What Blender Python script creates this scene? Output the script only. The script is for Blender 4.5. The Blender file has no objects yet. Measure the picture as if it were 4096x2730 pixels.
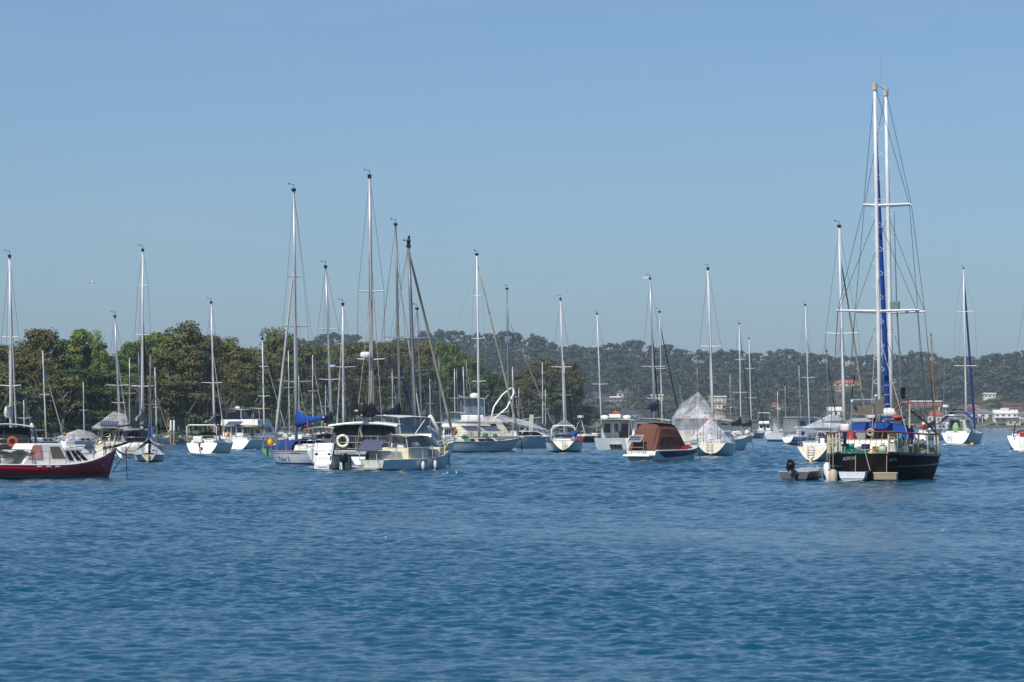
import bpy, bmesh, math, random
import numpy as np
from mathutils import Vector, Matrix
random.seed(7); rng = np.random.default_rng(11)
SC = bpy.context.scene
COL = SC.collection
R = math.radians
sin, cos, pi = math.sin, math.cos, math.pi

# ------------------------------------------------------------------ camera
LENS = 135.0
F = LENS / 36.0 * 4096.0            # focal length in photo pixels
CAMH = 2.52                         # camera height above the water
HOR = 1693.0                        # photo row of the horizon
PITCH = math.atan((HOR - 1365.0) / F)
cd = bpy.data.cameras.new('camera'); cam = bpy.data.objects.new('camera', cd); COL.objects.link(cam)
cd.lens = LENS; cd.sensor_width = 36.0; cd.sensor_fit = 'HORIZONTAL'
cd.clip_start = 0.5; cd.clip_end = 30000
cd.dof.use_dof = True; cd.dof.focus_distance = 215.0; cd.dof.aperture_fstop = 10.0
cam.location = (0, 0, CAMH); cam.rotation_euler = (R(90) + PITCH, 0, 0)
SC.camera = cam

# ------------------------------------------------------------------ sky and sun
SUN_EL = R(47); SUN_V = Vector((-0.52, -0.85))     # towards the sun: behind the camera, to the left
SUN_V.normalize()
w = bpy.data.worlds.new('World'); SC.world = w; w.use_nodes = True
nt = w.node_tree; nt.nodes.clear()
sky = nt.nodes.new('ShaderNodeTexSky'); sky.sky_type = 'NISHITA'; sky.sun_disc = False
sky.sun_elevation = SUN_EL; sky.sun_rotation = math.atan2(SUN_V.x, SUN_V.y)
sky.altitude = 0; sky.air_density = 0.8; sky.dust_density = 0.7; sky.ozone_density = 3.0
tint = nt.nodes.new('ShaderNodeMix'); tint.data_type = 'RGBA'; tint.blend_type = 'MULTIPLY'
tint.inputs[0].default_value = 1.0; tint.inputs[7].default_value = (0.85, 1.02, 1.20, 1)
bg = nt.nodes.new('ShaderNodeBackground'); bg.inputs['Strength'].default_value = 0.079
out = nt.nodes.new('ShaderNodeOutputWorld')
# very faint high cirrus streaks all round the sky
stc = nt.nodes.new('ShaderNodeTexCoord'); smp = nt.nodes.new('ShaderNodeMapping'); smp.inputs['Scale'].default_value = (3.0, 3.0, 26.0); smp.inputs['Rotation'].default_value = (0.0, 0.03, 0.4)
snz = nt.nodes.new('ShaderNodeTexNoise'); snz.inputs['Scale'].default_value = 1.6; snz.inputs['Detail'].default_value = 5.0; snz.inputs['Roughness'].default_value = 0.55
smr = nt.nodes.new('ShaderNodeMapRange'); smr.inputs[1].default_value = 0.5; smr.inputs[2].default_value = 0.8; smr.inputs[3].default_value = 0.0; smr.inputs[4].default_value = 0.16
cir = nt.nodes.new('ShaderNodeMix'); cir.data_type = 'RGBA'; cir.blend_type = 'MIX'; cir.inputs[7].default_value = (7.0, 7.2, 7.6, 1)
nt.links.new(stc.outputs['Generated'], smp.inputs[0]); nt.links.new(smp.outputs[0], snz.inputs['Vector']); nt.links.new(snz.outputs[0], smr.inputs[0]); nt.links.new(smr.outputs[0], cir.inputs[0])
nt.links.new(sky.outputs[0], tint.inputs[6]); nt.links.new(tint.outputs[2], cir.inputs[6]); nt.links.new(cir.outputs[2], bg.inputs['Color'])
nt.links.new(bg.outputs[0], out.inputs[0])
sd = bpy.data.lights.new('sun', 'SUN'); sd.energy = 4.8; sd.angle = R(0.53); sd.color = (1.0, 0.95, 0.88)
sun = bpy.data.objects.new('sun', sd); COL.objects.link(sun)
sdir = Vector((SUN_V.x * cos(SUN_EL), SUN_V.y * cos(SUN_EL), sin(SUN_EL)))
sun.rotation_euler = (-sdir).to_track_quat('-Z', 'Y').to_euler(); sun.location = (0, 0, 300)

vs = SC.view_settings; vs.view_transform = 'Standard'; vs.look = 'None'; vs.gamma = 1.0; vs.exposure = 0.0
vs.use_curve_mapping = False
SC.render.engine = 'CYCLES'
cy = SC.cycles; cy.max_bounces = 8; cy.diffuse_bounces = 3; cy.glossy_bounces = 3; cy.transparent_max_bounces = 16
cy.volume_bounces = 0; cy.caustics_reflective = False; cy.caustics_refractive = False; cy.use_denoising = True
cy.sample_clamp_indirect = 6.0

# ------------------------------------------------------------------ photo pixel -> place
def ray(x, y):
    cx = (x - 2048.0) / F; cyy = (1365.0 - y) / F
    d = Vector((cx, cos(PITCH) - cyy * sin(PITCH), sin(PITCH) + cyy * cos(PITCH)))
    return d / d.y
def at(x, y, D):                    # the point at distance D (metres along Y) seen at pixel x, y
    d = ray(x, y); return Vector((d.x * D, D, CAMH + d.z * D))
def dist(yw):                       # distance of a point on the water seen at row yw
    return -CAMH / ray(2048, yw).z
def row(D):                         # inverse of dist()
    return HOR + CAMH * F / D

# ------------------------------------------------------------------ materials
MATS = {}
def lin(h):
    if not isinstance(h, str): return tuple(h)[:3]
    h = h.lstrip('#'); c = [int(h[i:i + 2], 16) / 255 for i in (0, 2, 4)]
    return tuple(x / 12.92 if x <= 0.04045 else ((x + 0.055) / 1.055) ** 2.4 for x in c)
def newmat(name):
    m = bpy.data.materials.new(name); m.use_nodes = True
    b = m.node_tree.nodes['Principled BSDF']; return m, m.node_tree, b
def N(t, typ, **kw):
    n = t.nodes.new(typ)
    for k, v in kw.items():
        if k in n.inputs: n.inputs[k].default_value = v
        else: setattr(n, k, v)
    return n
def mixc(t, a, b, fac, mode='MIX'):
    n = t.nodes.new('ShaderNodeMix'); n.data_type = 'RGBA'; n.blend_type = mode
    for s, v in ((0, fac), (6, a), (7, b)):
        if hasattr(v, 'is_output'): t.links.new(v, n.inputs[s])
        else: n.inputs[s].default_value = v if s == 0 else (*v, 1)
    return n.outputs[2]
def ramp(t, src, lo, hi):
    n = t.nodes.new('ShaderNodeMapRange'); n.inputs[1].default_value = lo; n.inputs[2].default_value = hi
    t.links.new(src, n.inputs[0]); return n.outputs[0]
def M(name, col=None, rough=0.5, metal=0.0, var=0.12, scale=2.5, dirt=None, dirt_amt=0.35, bump=0.0, trans=0.0, spec=0.5):
    if name in MATS: return MATS[name]
    m, t, b = newmat(name); c = lin(col)
    tc = N(t, 'ShaderNodeTexCoord')
    nz = N(t, 'ShaderNodeTexNoise', Scale=scale, Detail=5.0, Roughness=0.6); t.links.new(tc.outputs['Object'], nz.inputs['Vector'])
    k = ramp(t, nz.outputs[0], 0.3, 0.7)
    co = mixc(t, tuple(x * (1 - var) for x in c), tuple(min(1, x * (1 + var * 0.6)) for x in c), k)
    if dirt:
        mp = N(t, 'ShaderNodeMapping'); mp.inputs['Scale'].default_value = (3, 3, 0.5)
        t.links.new(tc.outputs['Object'], mp.inputs['Vector'])
        n2 = N(t, 'ShaderNodeTexNoise', Scale=1.6, Detail=7.0, Roughness=0.72); t.links.new(mp.outputs[0], n2.inputs['Vector'])
        k2 = ramp(t, n2.outputs[0], 0.5, 0.74)
        mm = N(t, 'ShaderNodeMath', operation='MULTIPLY'); mm.inputs[1].default_value = dirt_amt; t.links.new(k2, mm.inputs[0])
        co = mixc(t, co, lin(dirt), mm.outputs[0])
    t.links.new(co, b.inputs['Base Color'])
    b.inputs['Roughness'].default_value = rough; b.inputs['Metallic'].default_value = metal
    b.inputs['Specular IOR Level'].default_value = spec
    if bump:
        bp = N(t, 'ShaderNodeBump', Strength=bump, Distance=0.05); t.links.new(nz.outputs[0], bp.inputs['Height']); t.links.new(bp.outputs[0], b.inputs['Normal'])
    if trans: b.inputs['Alpha'].default_value = 1 - trans
    MATS[name] = m; return m
def hullmat(name, top, bands, rough=0.25, dirt='#8d8a70', dirt_amt=0.3, growth=0.5, spec=0.5):
    """paint bands by height above the water (object Z): bands = [(z_upper, colour), ...] from the bottom up; streaks and weed near the water"""
    if name in MATS: return MATS[name]
    m, t, b = newmat(name); tc = N(t, 'ShaderNodeTexCoord')
    sp = N(t, 'ShaderNodeSeparateXYZ'); t.links.new(tc.outputs['Object'], sp.inputs[0])
    nz = N(t, 'ShaderNodeTexNoise', Scale=1.1, Detail=6.0, Roughness=0.65); t.links.new(tc.outputs['Object'], nz.inputs['Vector'])
    mp = N(t, 'ShaderNodeMapping'); mp.inputs['Scale'].default_value = (5, 5, 0.5); t.links.new(tc.outputs['Object'], mp.inputs['Vector'])
    st = N(t, 'ShaderNodeTexNoise', Scale=1.5, Detail=6.0, Roughness=0.7); t.links.new(mp.outputs[0], st.inputs['Vector'])
    c = lin(top)
    co = mixc(t, tuple(x * 0.9 for x in c), c, ramp(t, nz.outputs[0], 0.35, 0.65))
    mm = N(t, 'ShaderNodeMath', operation='MULTIPLY'); mm.inputs[1].default_value = dirt_amt; t.links.new(ramp(t, st.outputs[0], 0.52, 0.78), mm.inputs[0])
    co = mixc(t, co, lin(dirt), mm.outputs[0])
    for z, cc in reversed(bands):
        lt = N(t, 'ShaderNodeMath', operation='LESS_THAN'); lt.inputs[1].default_value = z; t.links.new(sp.outputs[2], lt.inputs[0])
        co = mixc(t, co, lin(cc), lt.outputs[0])
    if growth:                          # weed and slime along the waterline, ragged upper edge
        ad = N(t, 'ShaderNodeMath', operation='MULTIPLY_ADD'); ad.inputs[1].default_value = -0.30; t.links.new(st.outputs[0], ad.inputs[0]); t.links.new(sp.outputs[2], ad.inputs[2])
        gk = ramp(t, ad.outputs[0], -0.03, -0.12)
        g2 = N(t, 'ShaderNodeMath', operation='MULTIPLY'); g2.inputs[1].default_value = growth; t.links.new(gk, g2.inputs[0])
        co = mixc(t, co, lin('#3a3d22'), g2.outputs[0])
    t.links.new(co, b.inputs['Base Color']); b.inputs['Roughness'].default_value = rough; b.inputs['Specular IOR Level'].default_value = spec
    MATS[name] = m; return m
def netmat(name, col, alpha):
    if name in MATS: return MATS[name]
    m, t, b = newmat(name); t.nodes.remove(b); o = t.nodes['Material Output']
    d = N(t, 'ShaderNodeBsdfDiffuse'); d.inputs[0].default_value = (*lin(col), 1)
    tl = N(t, 'ShaderNodeBsdfTranslucent'); tl.inputs[0].default_value = (*lin(col), 1)
    ad = N(t, 'ShaderNodeMixShader'); ad.inputs[0].default_value = 0.4; t.links.new(d.outputs[0], ad.inputs[1]); t.links.new(tl.outputs[0], ad.inputs[2])
    tr = N(t, 'ShaderNodeBsdfTransparent'); mx = N(t, 'ShaderNodeMixShader')
    tc = N(t, 'ShaderNodeTexCoord'); nz = N(t, 'ShaderNodeTexNoise', Scale=1.8, Detail=3.0); t.links.new(tc.outputs['Object'], nz.inputs['Vector'])
    mr = N(t, 'ShaderNodeMapRange'); mr.inputs[1].default_value = 0.35; mr.inputs[2].default_value = 0.65
    mr.inputs[3].default_value = max(0, alpha - 0.18); mr.inputs[4].default_value = min(1, alpha + 0.18)
    t.links.new(nz.outputs[0], mr.inputs[0]); t.links.new(mr.outputs[0], mx.inputs[0])
    t.links.new(tr.outputs[0], mx.inputs[1]); t.links.new(ad.outputs[0], mx.inputs[2]); t.links.new(mx.outputs[0], o.inputs[0])
    MATS[name] = m; return m

# palette
WHITE = M('white_gelcoat', '#e8e8e4', 0.3, dirt='#a39a80', dirt_amt=0.25)
WHITE2 = M('white_paint_weathered', '#d6d5cd', 0.5, dirt='#8c8266', dirt_amt=0.45)
CREAM = M('cream_gelcoat', '#dcd5bf', 0.4, dirt='#94835e', dirt_amt=0.35)
GREYP = M('grey_paint', '#a9b0b4', 0.45, dirt='#6d6f68', dirt_amt=0.3)
ALU = M('mast_aluminium', '#b4b8bc', 0.38, 0.3, dirt='#8a8c8c', dirt_amt=0.3)
ALUW = M('mast_white', '#d6d8d9', 0.4, dirt='#9b8f7c', dirt_amt=0.3)
ALUD = M('mast_grey', '#787c82', 0.42, 0.3, dirt='#5d5e60', dirt_amt=0.4)
STEEL = M('stainless', '#b4b8bb', 0.28, 0.7)
WIRE = M('rigging_wire', '#5c6168', 0.5, 0.3)
ROPE = M('rope', '#b3a990', 0.9)
GLASS = M('dark_glass', '#0d1116', 0.08, spec=0.6)
GLASSB = M('blue_glass', '#27384d', 0.08, spec=0.6)
TANG = M('curtained_glass', '#6b6151', 0.25)
BLACK = M('black_canvas', '#17181c', 0.85)
BLACKP = M('black_plastic', '#101114', 0.35)
NAVY = M('navy_canvas', '#141b3a', 0.85, bump=0.3)
BLUE = M('blue_canvas', '#0c459c', 0.8, bump=0.3)
BLUE2 = M('blue_canvas_faded', '#17377a', 0.8, bump=0.3)
GREYC = M('grey_canvas', '#8b8684', 0.9, bump=0.4)
GREYD = M('dark_grey_canvas', '#3c3f45', 0.9, bump=0.3)
BEIGEC = M('beige_canvas', '#b5a68a', 0.9, bump=0.3)
SAILW = M('furled_sail_white', '#cfcbc0', 0.85, bump=0.4, dirt='#8a8577', dirt_amt=0.4)
SAILT = M('furled_sail_tan', '#b0a692', 0.85, bump=0.4, dirt='#6d6a5c', dirt_amt=0.6)
YELLOW = M('yellow_buoy', '#e0a012', 0.45)
ORANGE = M('orange_plastic', '#d8431c', 0.5)
FLAGO = M('orange_flag', '#f0552f', 0.8)
RED = M('red_plastic', '#b3202a', 0.5)
WOOD = M('varnished_wood', '#9a6427', 0.5, dirt='#5b3a1a', dirt_amt=0.4)
WOODG = M('weathered_wood', '#998d78', 0.85, dirt='#5a5040', dirt_amt=0.5)
TEAL = M('teal_canvas', '#2a9d8f', 0.8)
FENDER = M('white_fender', '#d9d9d6', 0.45, dirt='#8c887c', dirt_amt=0.5)
NETW = netmat('white_netting', '#f0f0f2', 0.46)
NETT = netmat('thin_netting', '#e2e4e8', 0.33)
NETG = netmat('green_netting', '#3f9d80', 0.5)
CLEAR = netmat('clear_vinyl', '#9fb0c0', 0.45)
def solar_mat():
    m, t, b = newmat('solar_cells'); tc = N(t, 'ShaderNodeTexCoord')
    bk = N(t, 'ShaderNodeTexBrick', offset=0.0, squash=1.0); bk.inputs['Scale'].default_value = 1.0
    bk.inputs['Mortar Size'].default_value = 0.012; bk.inputs['Brick Width'].default_value = 0.16; bk.inputs['Row Height'].default_value = 0.16
    bk.inputs['Color1'].default_value = (*lin('#141a44'), 1); bk.inputs['Color2'].default_value = (*lin('#1b2350'), 1); bk.inputs['Mortar'].default_value = (*lin('#9aa0ac'), 1)
    t.links.new(tc.outputs['Object'], bk.inputs['Vector']); t.links.new(bk.outputs[0], b.inputs['Base Color']); b.inputs['Roughness'].default_value = 0.15
    return m
SOLAR = solar_mat()

# ------------------------------------------------------------------ mesh builder
class MB:
    def __init__(s): s.v = []; s.f = []
    def add(s, vs, fs):
        o = len(s.v); s.v += [tuple(p) for p in vs]; s.f += [tuple(i + o for i in f) for f in fs]; return s
    def hexa(s, p):                 # 8 corners: bottom ring 0-3, top ring 4-7
        return s.add(p, [(3, 2, 1, 0), (4, 5, 6, 7), (0, 1, 5, 4), (1, 2, 6, 5), (2, 3, 7, 6), (3, 0, 4, 7)])
    def box(s, c, d, rz=0.0, ry=0.0, rx=0.0):
        m = Matrix.Rotation(rz, 3, 'Z') @ Matrix.Rotation(ry, 3, 'Y') @ Matrix.Rotation(rx, 3, 'X'); c = Vector(c)
        p = [c + m @ Vector((x * d[0] / 2, y * d[1] / 2, z * d[2] / 2)) for z in (-1, 1) for x, y in ((-1, -1), (1, -1), (1, 1), (-1, 1))]
        return s.hexa(p)
    def frus(s, x0, x1, w0, w1, z0, z1, fa=0.0, ff=0.0, ins=0.0, y=0.0):   # cabin block: aft/front lean at the top, side inset
        p = [(x0, y - w0 / 2, z0), (x1, y - w1 / 2, z0), (x1, y + w1 / 2, z0), (x0, y + w0 / 2, z0),
             (x0 + fa, y - w0 / 2 + ins, z1), (x1 - ff, y - w1 / 2 + ins, z1), (x1 - ff, y + w1 / 2 - ins, z1), (x0 + fa, y + w0 / 2 - ins, z1)]
        return s.hexa(p)
    def tube(s, pts, r, n=6, cap=True):
        pts = [Vector(p) for p in pts]; k = len(pts); rr = r if isinstance(r, (list, tuple)) else [r] * k
        rings = []; up = None
        for i, p in enumerate(pts):
            d = (pts[min(i + 1, k - 1)] - pts[max(i - 1, 0)])
            d = d.normalized() if d.length > 1e-9 else Vector((0, 0, 1))
            if up is None: up = Vector((0, 0, 1)) if abs(d.z) < 0.9 else Vector((1, 0, 0))
            a = d.cross(up)
            a = a.normalized() if a.length > 1e-6 else d.orthogonal().normalized()
            b = a.cross(d).normalized(); up = b
            rings.append([p + (a * cos(2 * pi * j / n) + b * sin(2 * pi * j / n)) * rr[i] for j in range(n)])
        return s.loft(rings, cap)
    def loft(s, rings, cap=True, closed=True):
        n = len(rings[0]); o = len(s.v)
        for rg in rings: s.v += [tuple(p) for p in rg]
        for i in range(len(rings) - 1):
            for j in range(n if closed else n - 1):
                a = o + i * n + j; b = o + i * n + (j + 1) % n
                s.f.append((a, b, b + n, a + n))
        if cap and closed:
            s.f.append(tuple(o + j for j in reversed(range(n)))); s.f.append(tuple(o + (len(rings) - 1) * n + j for j in range(n)))
        return s
    def ell(s, c, r, nu=10, nv=6):
        c = Vector(c); r = Vector(r) if not isinstance(r, (int, float)) else Vector((r, r, r))
        rings = [[c + Vector((r.x * sin(a) * cos(2 * pi * j / nu), r.y * sin(a) * sin(2 * pi * j / nu), r.z * cos(a))) for j in range(nu)]
                 for a in [max(0.02, min(pi - 0.02, pi * i / nv)) for i in range(nv + 1)]]
        return s.loft(rings)
    def torus(s, c, Rr, r, ax=(1, 0, 0), nu=20, nv=6, a0=0, a1=2 * pi):
        c = Vector(c); ax = Vector(ax).normalized(); u = ax.orthogonal().normalized(); v = ax.cross(u)
        pts = [c + (u * cos(a) + v * sin(a)) * Rr for a in [a0 + (a1 - a0) * i / nu for i in range(nu + 1)]]
        return s.tube(pts, r, nv)
    def panel(s, p, th=0.02):       # thick quad or polygon
        p = [Vector(q) for q in p]; n = (p[1] - p[0]).cross(p[2] - p[0]).normalized() * th; k = len(p)
        q = [a + n for a in p]
        return s.add(p + q, [tuple(reversed(range(k))), tuple(range(k, 2 * k))] + [(i, (i + 1) % k, (i + 1) % k + k, i + k) for i in range(k)])
    def sheet(s, g, th=0.0):        # grid of points, optional thickness downwards
        a = len(g); b = len(g[0])
        fs = [(i * b + j, (i + 1) * b + j, (i + 1) * b + j + 1, i * b + j + 1) for i in range(a - 1) for j in range(b - 1)]
        s.add([p for r_ in g for p in r_], fs)
        if th: s.add([Vector(p) - Vector((0, 0, th)) for r_ in g for p in r_], [tuple(reversed(f)) for f in fs])
        return s
def link(o, parent=None):
    COL.objects.link(o)
    if parent is not None: o.parent = parent
    return o
def part(name, mb, mat, parent=None, smooth=False, bev=0.0):
    me = bpy.data.meshes.new(name); me.from_pydata(mb.v, [], mb.f); me.update()
    if mat: me.materials.append(mat)
    if smooth: me.polygons.foreach_set('use_smooth', [True] * len(me.polygons))
    o = link(bpy.data.objects.new(name, me), parent)
    if bev:
        b = o.modifiers.new('bevel', 'BEVEL'); b.width = bev; b.segments = 2; b.limit_method = 'ANGLE'; b.angle_limit = R(30)
    return o
def tag(o, label=None, cat=None, group=None, kind=None):
    for k, v in (('label', label), ('category', cat), ('group', group), ('kind', kind)):
        if v: o[k] = v
    return o
def thing(name, label, cat, loc=(0, 0, 0), rz=0.0, group=None):
    o = bpy.data.objects.new(name, None); o.empty_display_size = 0.3; link(o); o.location = loc; o.rotation_euler = (0, 0, rz)
    return tag(o, label, cat, group)
def copy_tree(o, parent=None):
    c = o.copy(); COL.objects.link(c); c.parent = parent
    for ch in o.children: copy_tree(ch, c)
    return c
def lettering(name, parent, s, fn, mat, size=1.0):
    """flat letters laid on a surface: fn(u, v) -> point, u from 0 to 1 along the word, v = height in word units"""
    cu = bpy.data.curves.new(name, 'FONT'); cu.body = s; cu.size = 1.0; cu.resolution_u = 3
    o = bpy.data.objects.new(name, cu); COL.objects.link(o)
    bpy.context.view_layer.update()
    me = bpy.data.meshes.new_from_object(o.evaluated_get(bpy.context.evaluated_depsgraph_get()))
    COL.objects.unlink(o); bpy.data.objects.remove(o)
    xs = [v.co.x for v in me.vertices]; x0, x1 = min(xs), max(xs)
    for v in me.vertices: v.co = fn((v.co.x - x0) / (x1 - x0), v.co.y)
    me.materials.clear(); me.materials.append(mat)
    return link(bpy.data.objects.new(name, me), parent)
# ------------------------------------------------------------------ water
def water_mat():
    m, t, b = newmat('harbour_water'); geo = N(t, 'ShaderNodeNewGeometry')
    b.inputs['Base Color'].default_value = (0.003, 0.066, 0.118, 1); b.inputs['IOR'].default_value = 1.33
    b.inputs['Roughness'].default_value = 0.08; b.inputs['Specular IOR Level'].default_value = 0.28
    mp = N(t, 'ShaderNodeMapping'); mp.inputs['Scale'].default_value = (1.0, 0.55, 1); t.links.new(geo.outputs['Position'], mp.inputs['Vector'])
    n1 = N(t, 'ShaderNodeTexNoise', Scale=4.5, Detail=5.0, Roughness=0.65, Distortion=0.3); t.links.new(mp.outputs[0], n1.inputs['Vector'])
    n2 = N(t, 'ShaderNodeTexNoise', Scale=0.16, Detail=4.0, Roughness=0.6); t.links.new(mp.outputs[0], n2.inputs['Vector'])
    # wind lanes: the ripples are weaker in some patches
    n3 = N(t, 'ShaderNodeTexNoise', Scale=0.025, Detail=3.0, Roughness=0.55); t.links.new(geo.outputs['Position'], n3.inputs['Vector'])
    k = N(t, 'ShaderNodeMapRange'); k.inputs[1].default_value = 0.35; k.inputs[2].default_value = 0.65; k.inputs[3].default_value = 0.35; k.inputs[4].default_value = 0.8
    t.links.new(n3.outputs[0], k.inputs[0])
    b1 = N(t, 'ShaderNodeBump', Distance=0.07); t.links.new(n1.outputs[0], b1.inputs['Height']); t.links.new(k.outputs[0], b1.inputs['Strength'])
    b2 = N(t, 'ShaderNodeBump', Strength=0.5, Distance=0.6); t.links.new(n2.outputs[0], b2.inputs['Height']); t.links.new(b1.outputs[0], b2.inputs['Normal'])
    t.links.new(b2.outputs[0], b.inputs['Normal'])
    return m
def build_water():
    Ds = [24.0]
    while Ds[-1] < 620: Ds.append(Ds[-1] + max(0.065, 0.0020 * Ds[-1]))
    while Ds[-1] < 9000: Ds.append(Ds[-1] * 1.06)
    Ds = np.array(Ds); nd = len(Ds)
    inner = np.linspace(-0.142, 0.142, 405); outer = [0.142 + 0.0007]; st = 0.0008
    while outer[-1] < 0.75: st = min(st * 1.045, 0.02); outer.append(outer[-1] + st)
    outer = np.array(outer + [1.2, 3.0]); a = np.concatenate([-outer[::-1], inner, outer])
    A, D = np.meshgrid(a, Ds); X = A * D; Y = D
    dy = np.gradient(Ds)[:, None] * np.ones_like(X); dx = np.abs(np.gradient(a))[None, :] * D
    Z = np.zeros_like(X); r = np.random.default_rng(5)
    W0 = R(-76)                     # wind direction
    # slow gusts change the height of the ripples from place to place
    gust = 1.0 + 0.35 * np.sin(X * 0.11 + Y * 0.035 + 1) * np.sin(X * 0.05 - Y * 0.06) + 0.2 * np.sin(X * 0.31 + Y * 0.16 + 2) * np.sin(Y * 0.09 + 0.5)
    for i in range(96):
        lam = 0.11 * (8.0 ** (i / 73.0)); lam = lam if i < 74 else 0.9 * 3.6 ** ((i - 74) / 21.0); k = 2 * pi / lam
        th = W0 + r.normal(0, 0.72); kx, ky = k * cos(th), k * sin(th)
        amp = 0.0050 * lam ** 0.88
        need = np.minimum(lam / (2.6 * np.maximum(dx * abs(cos(th)), 1e-6)), lam / (2.6 * np.maximum(dy * abs(sin(th)), 1e-6)))
        fade = np.clip((need - 0.8) / 0.6, 0, 1)
        ph = kx * X + ky * Y + r.uniform(0, 2 * pi)
        far = 1.0 if i < 74 else np.clip((D - 80) / 140, 0, 1) * 1.3
        Z += far * amp * fade * (np.sin(ph) + 0.22 * np.sin(2 * ph))
    Z *= gust * (1 + 0.5 * np.clip((D - 50) / 90, 0, 1)) * np.clip(1.6 - D / 900, 0, 1)
    Z[np.abs(A) > 0.8] = 0
    # extra rows behind the camera
    Yb = np.array([-2500.0, -300.0, 0.0]); Xb = a[None, :] * np.array([900.0, 300.0, 60.0])[:, None]
    X = np.vstack([Xb, X]); Y = np.vstack([np.repeat(Yb[:, None], len(a), 1), Y]); Z = np.vstack([np.zeros_like(Xb), Z])
    nr, nc = X.shape
    co = np.stack([X, Y, Z], -1).reshape(-1, 3).astype(np.float32)
    idx = np.arange(nr * nc).reshape(nr, nc)
    q = np.stack([idx[:-1, :-1], idx[:-1, 1:], idx[1:, 1:], idx[1:, :-1]], -1).reshape(-1, 4).astype(np.int32)
    me = bpy.data.meshes.new('water'); me.vertices.add(len(co)); me.vertices.foreach_set('co', co.ravel())
    me.loops.add(q.size); me.loops.foreach_set('vertex_index', q.ravel())
    me.polygons.add(len(q)); me.polygons.foreach_set('loop_start', np.arange(0, q.size, 4, dtype=np.int32))
    me.polygons.foreach_set('use_smooth', np.ones(len(q), dtype=bool)); me.update(); me.validate()
    me.materials.append(water_mat())
    o = link(bpy.data.objects.new('water', me)); tag(o, 'rippled blue harbour water', 'water', kind='structure')
    print('water quads', len(q))
build_water()
# ------------------------------------------------------------------ land
def interp(pts):
    xs = [p[0] for p in pts]; ys = [p[1] for p in pts]
    return lambda x: float(np.interp(x, xs, ys))
def ground_mat(name, c1, c2, c3, sc):
    m, t, b = newmat(name); tc = N(t, 'ShaderNodeTexCoord')
    n1 = N(t, 'ShaderNodeTexNoise', Scale=sc, Detail=8.0, Roughness=0.65); t.links.new(tc.outputs['Object'], n1.inputs['Vector'])
    n2 = N(t, 'ShaderNodeTexNoise', Scale=sc * 9, Detail=6.0, Roughness=0.7); t.links.new(tc.outputs['Object'], n2.inputs['Vector'])
    c = mixc(t, lin(c1), lin(c2), ramp(t, n1.outputs[0], 0.4, 0.6)); c = mixc(t, c, lin(c3), ramp(t, n2.outputs[0], 0.55, 0.75))
    t.links.new(c, b.inputs['Base Color']); b.inputs['Roughness'].default_value = 0.95
    bp = N(t, 'ShaderNodeBump', Strength=0.6, Distance=0.3); t.links.new(n2.outputs[0], bp.inputs['Height']); t.links.new(bp.outputs[0], b.inputs['Normal'])
    return m
GRASS = ground_mat('shore_grass', '#5f7a38', '#4b6230', '#7d7752', 0.25)
BUSHG = ground_mat('hill_ground', '#3f4a2c', '#57533a', '#6b6247', 0.05)
ROCK = M('shore_rock', '#8c7b6a', 0.95, var=0.35, scale=1.2, bump=0.6, dirt='#57483a', dirt_amt=0.7)

shoreD = interp([(-1500, 400), (-600, 430), (0, 455), (620, 484), (700, 492), (790, 500), (860, 560), (1100, 640), (1600, 800), (2000, 900), (2330, 970), (2420, 1010)])
def shore_pt(x, off):               # a point off metres inland of the near shore, at photo column x
    D = shoreD(x); return Vector(((x - 2048) / F * D - 0.30 * off, D + 0.95 * off, 0))
g = []
for off, z in ((-6, -1.2), (0, -0.05), (1.2, 0.55), (6, 1.0), (25, 1.7), (80, 3.0), (170, 4.0)):
    rw = []
    for x in range(-1500, 2440, 30):
        k = 1.0 if x < 2300 else max(0.12, 1 - (x - 2300) / 150.0)
        p = shore_pt(x, off * k); p.z = z * (0.6 + 0.4 * k) + 0.15 * sin(x * 0.05 + off)
        rw.append(p)
    g.append(rw)
tag(part('wooded_shore', MB().sheet(g), GRASS, smooth=True), 'grassy wooded shore of the near bank', 'shore', kind='structure')

ridge_y = interp([(-600, 1470), (-100, 1480), (430, 1432), (480, 1412), (800, 1430), (1000, 1400), (1250, 1350), (1350, 1335), (1440, 1342), (1500, 1372), (1650, 1345), (1700, 1330), (1760, 1318), (1830, 1330), (1950, 1342), (2030, 1332), (2130, 1336), (2200, 1360), (2260, 1384), (2300, 1370), (2380, 1394), (2430, 1380), (2500, 1370), (2550, 1364), (2620, 1375), (2680, 1370), (2750, 1404), (2850, 1404), (2950, 1400), (3050, 1420), (3100, 1400), (3200, 1400), (3250, 1414), (3300, 1428), (3370, 1434), (3430, 1424), (3500, 1420), (3560, 1424), (3640, 1404), (3730, 1404), (3760, 1442), (3850, 1428), (3900, 1408), (3960, 1414), (4040, 1405), (4100, 1404), (4500, 1420)])
RD = 2700.0; FS = 2045.0            # distance of the ridge and of the far shore
FT = 15.0                           # tree height on the ridge
sm = interp([(x, np.mean([ridge_y(x + d) for d in range(-180, 181, 30)])) for x in range(-600, 4600, 40)])
def hill_z(X, D):
    x = X / D * F + 2048
    zr = CAMH + (HOR - sm(x) - 8) / F * RD - FT
    fs = FS - (60 if x > 3950 else 0)
    if D < fs: return -1.5
    t = (D - fs - 95) / (RD - fs - 95)
    base = min(1.8, 0.2 + (D - fs) * 0.14)
    if t <= 0: return base
    if t > 1: return max(2, zr - (t - 1) * 60)
    return base + (zr - base) * (t ** 0.92)
g = []
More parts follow.
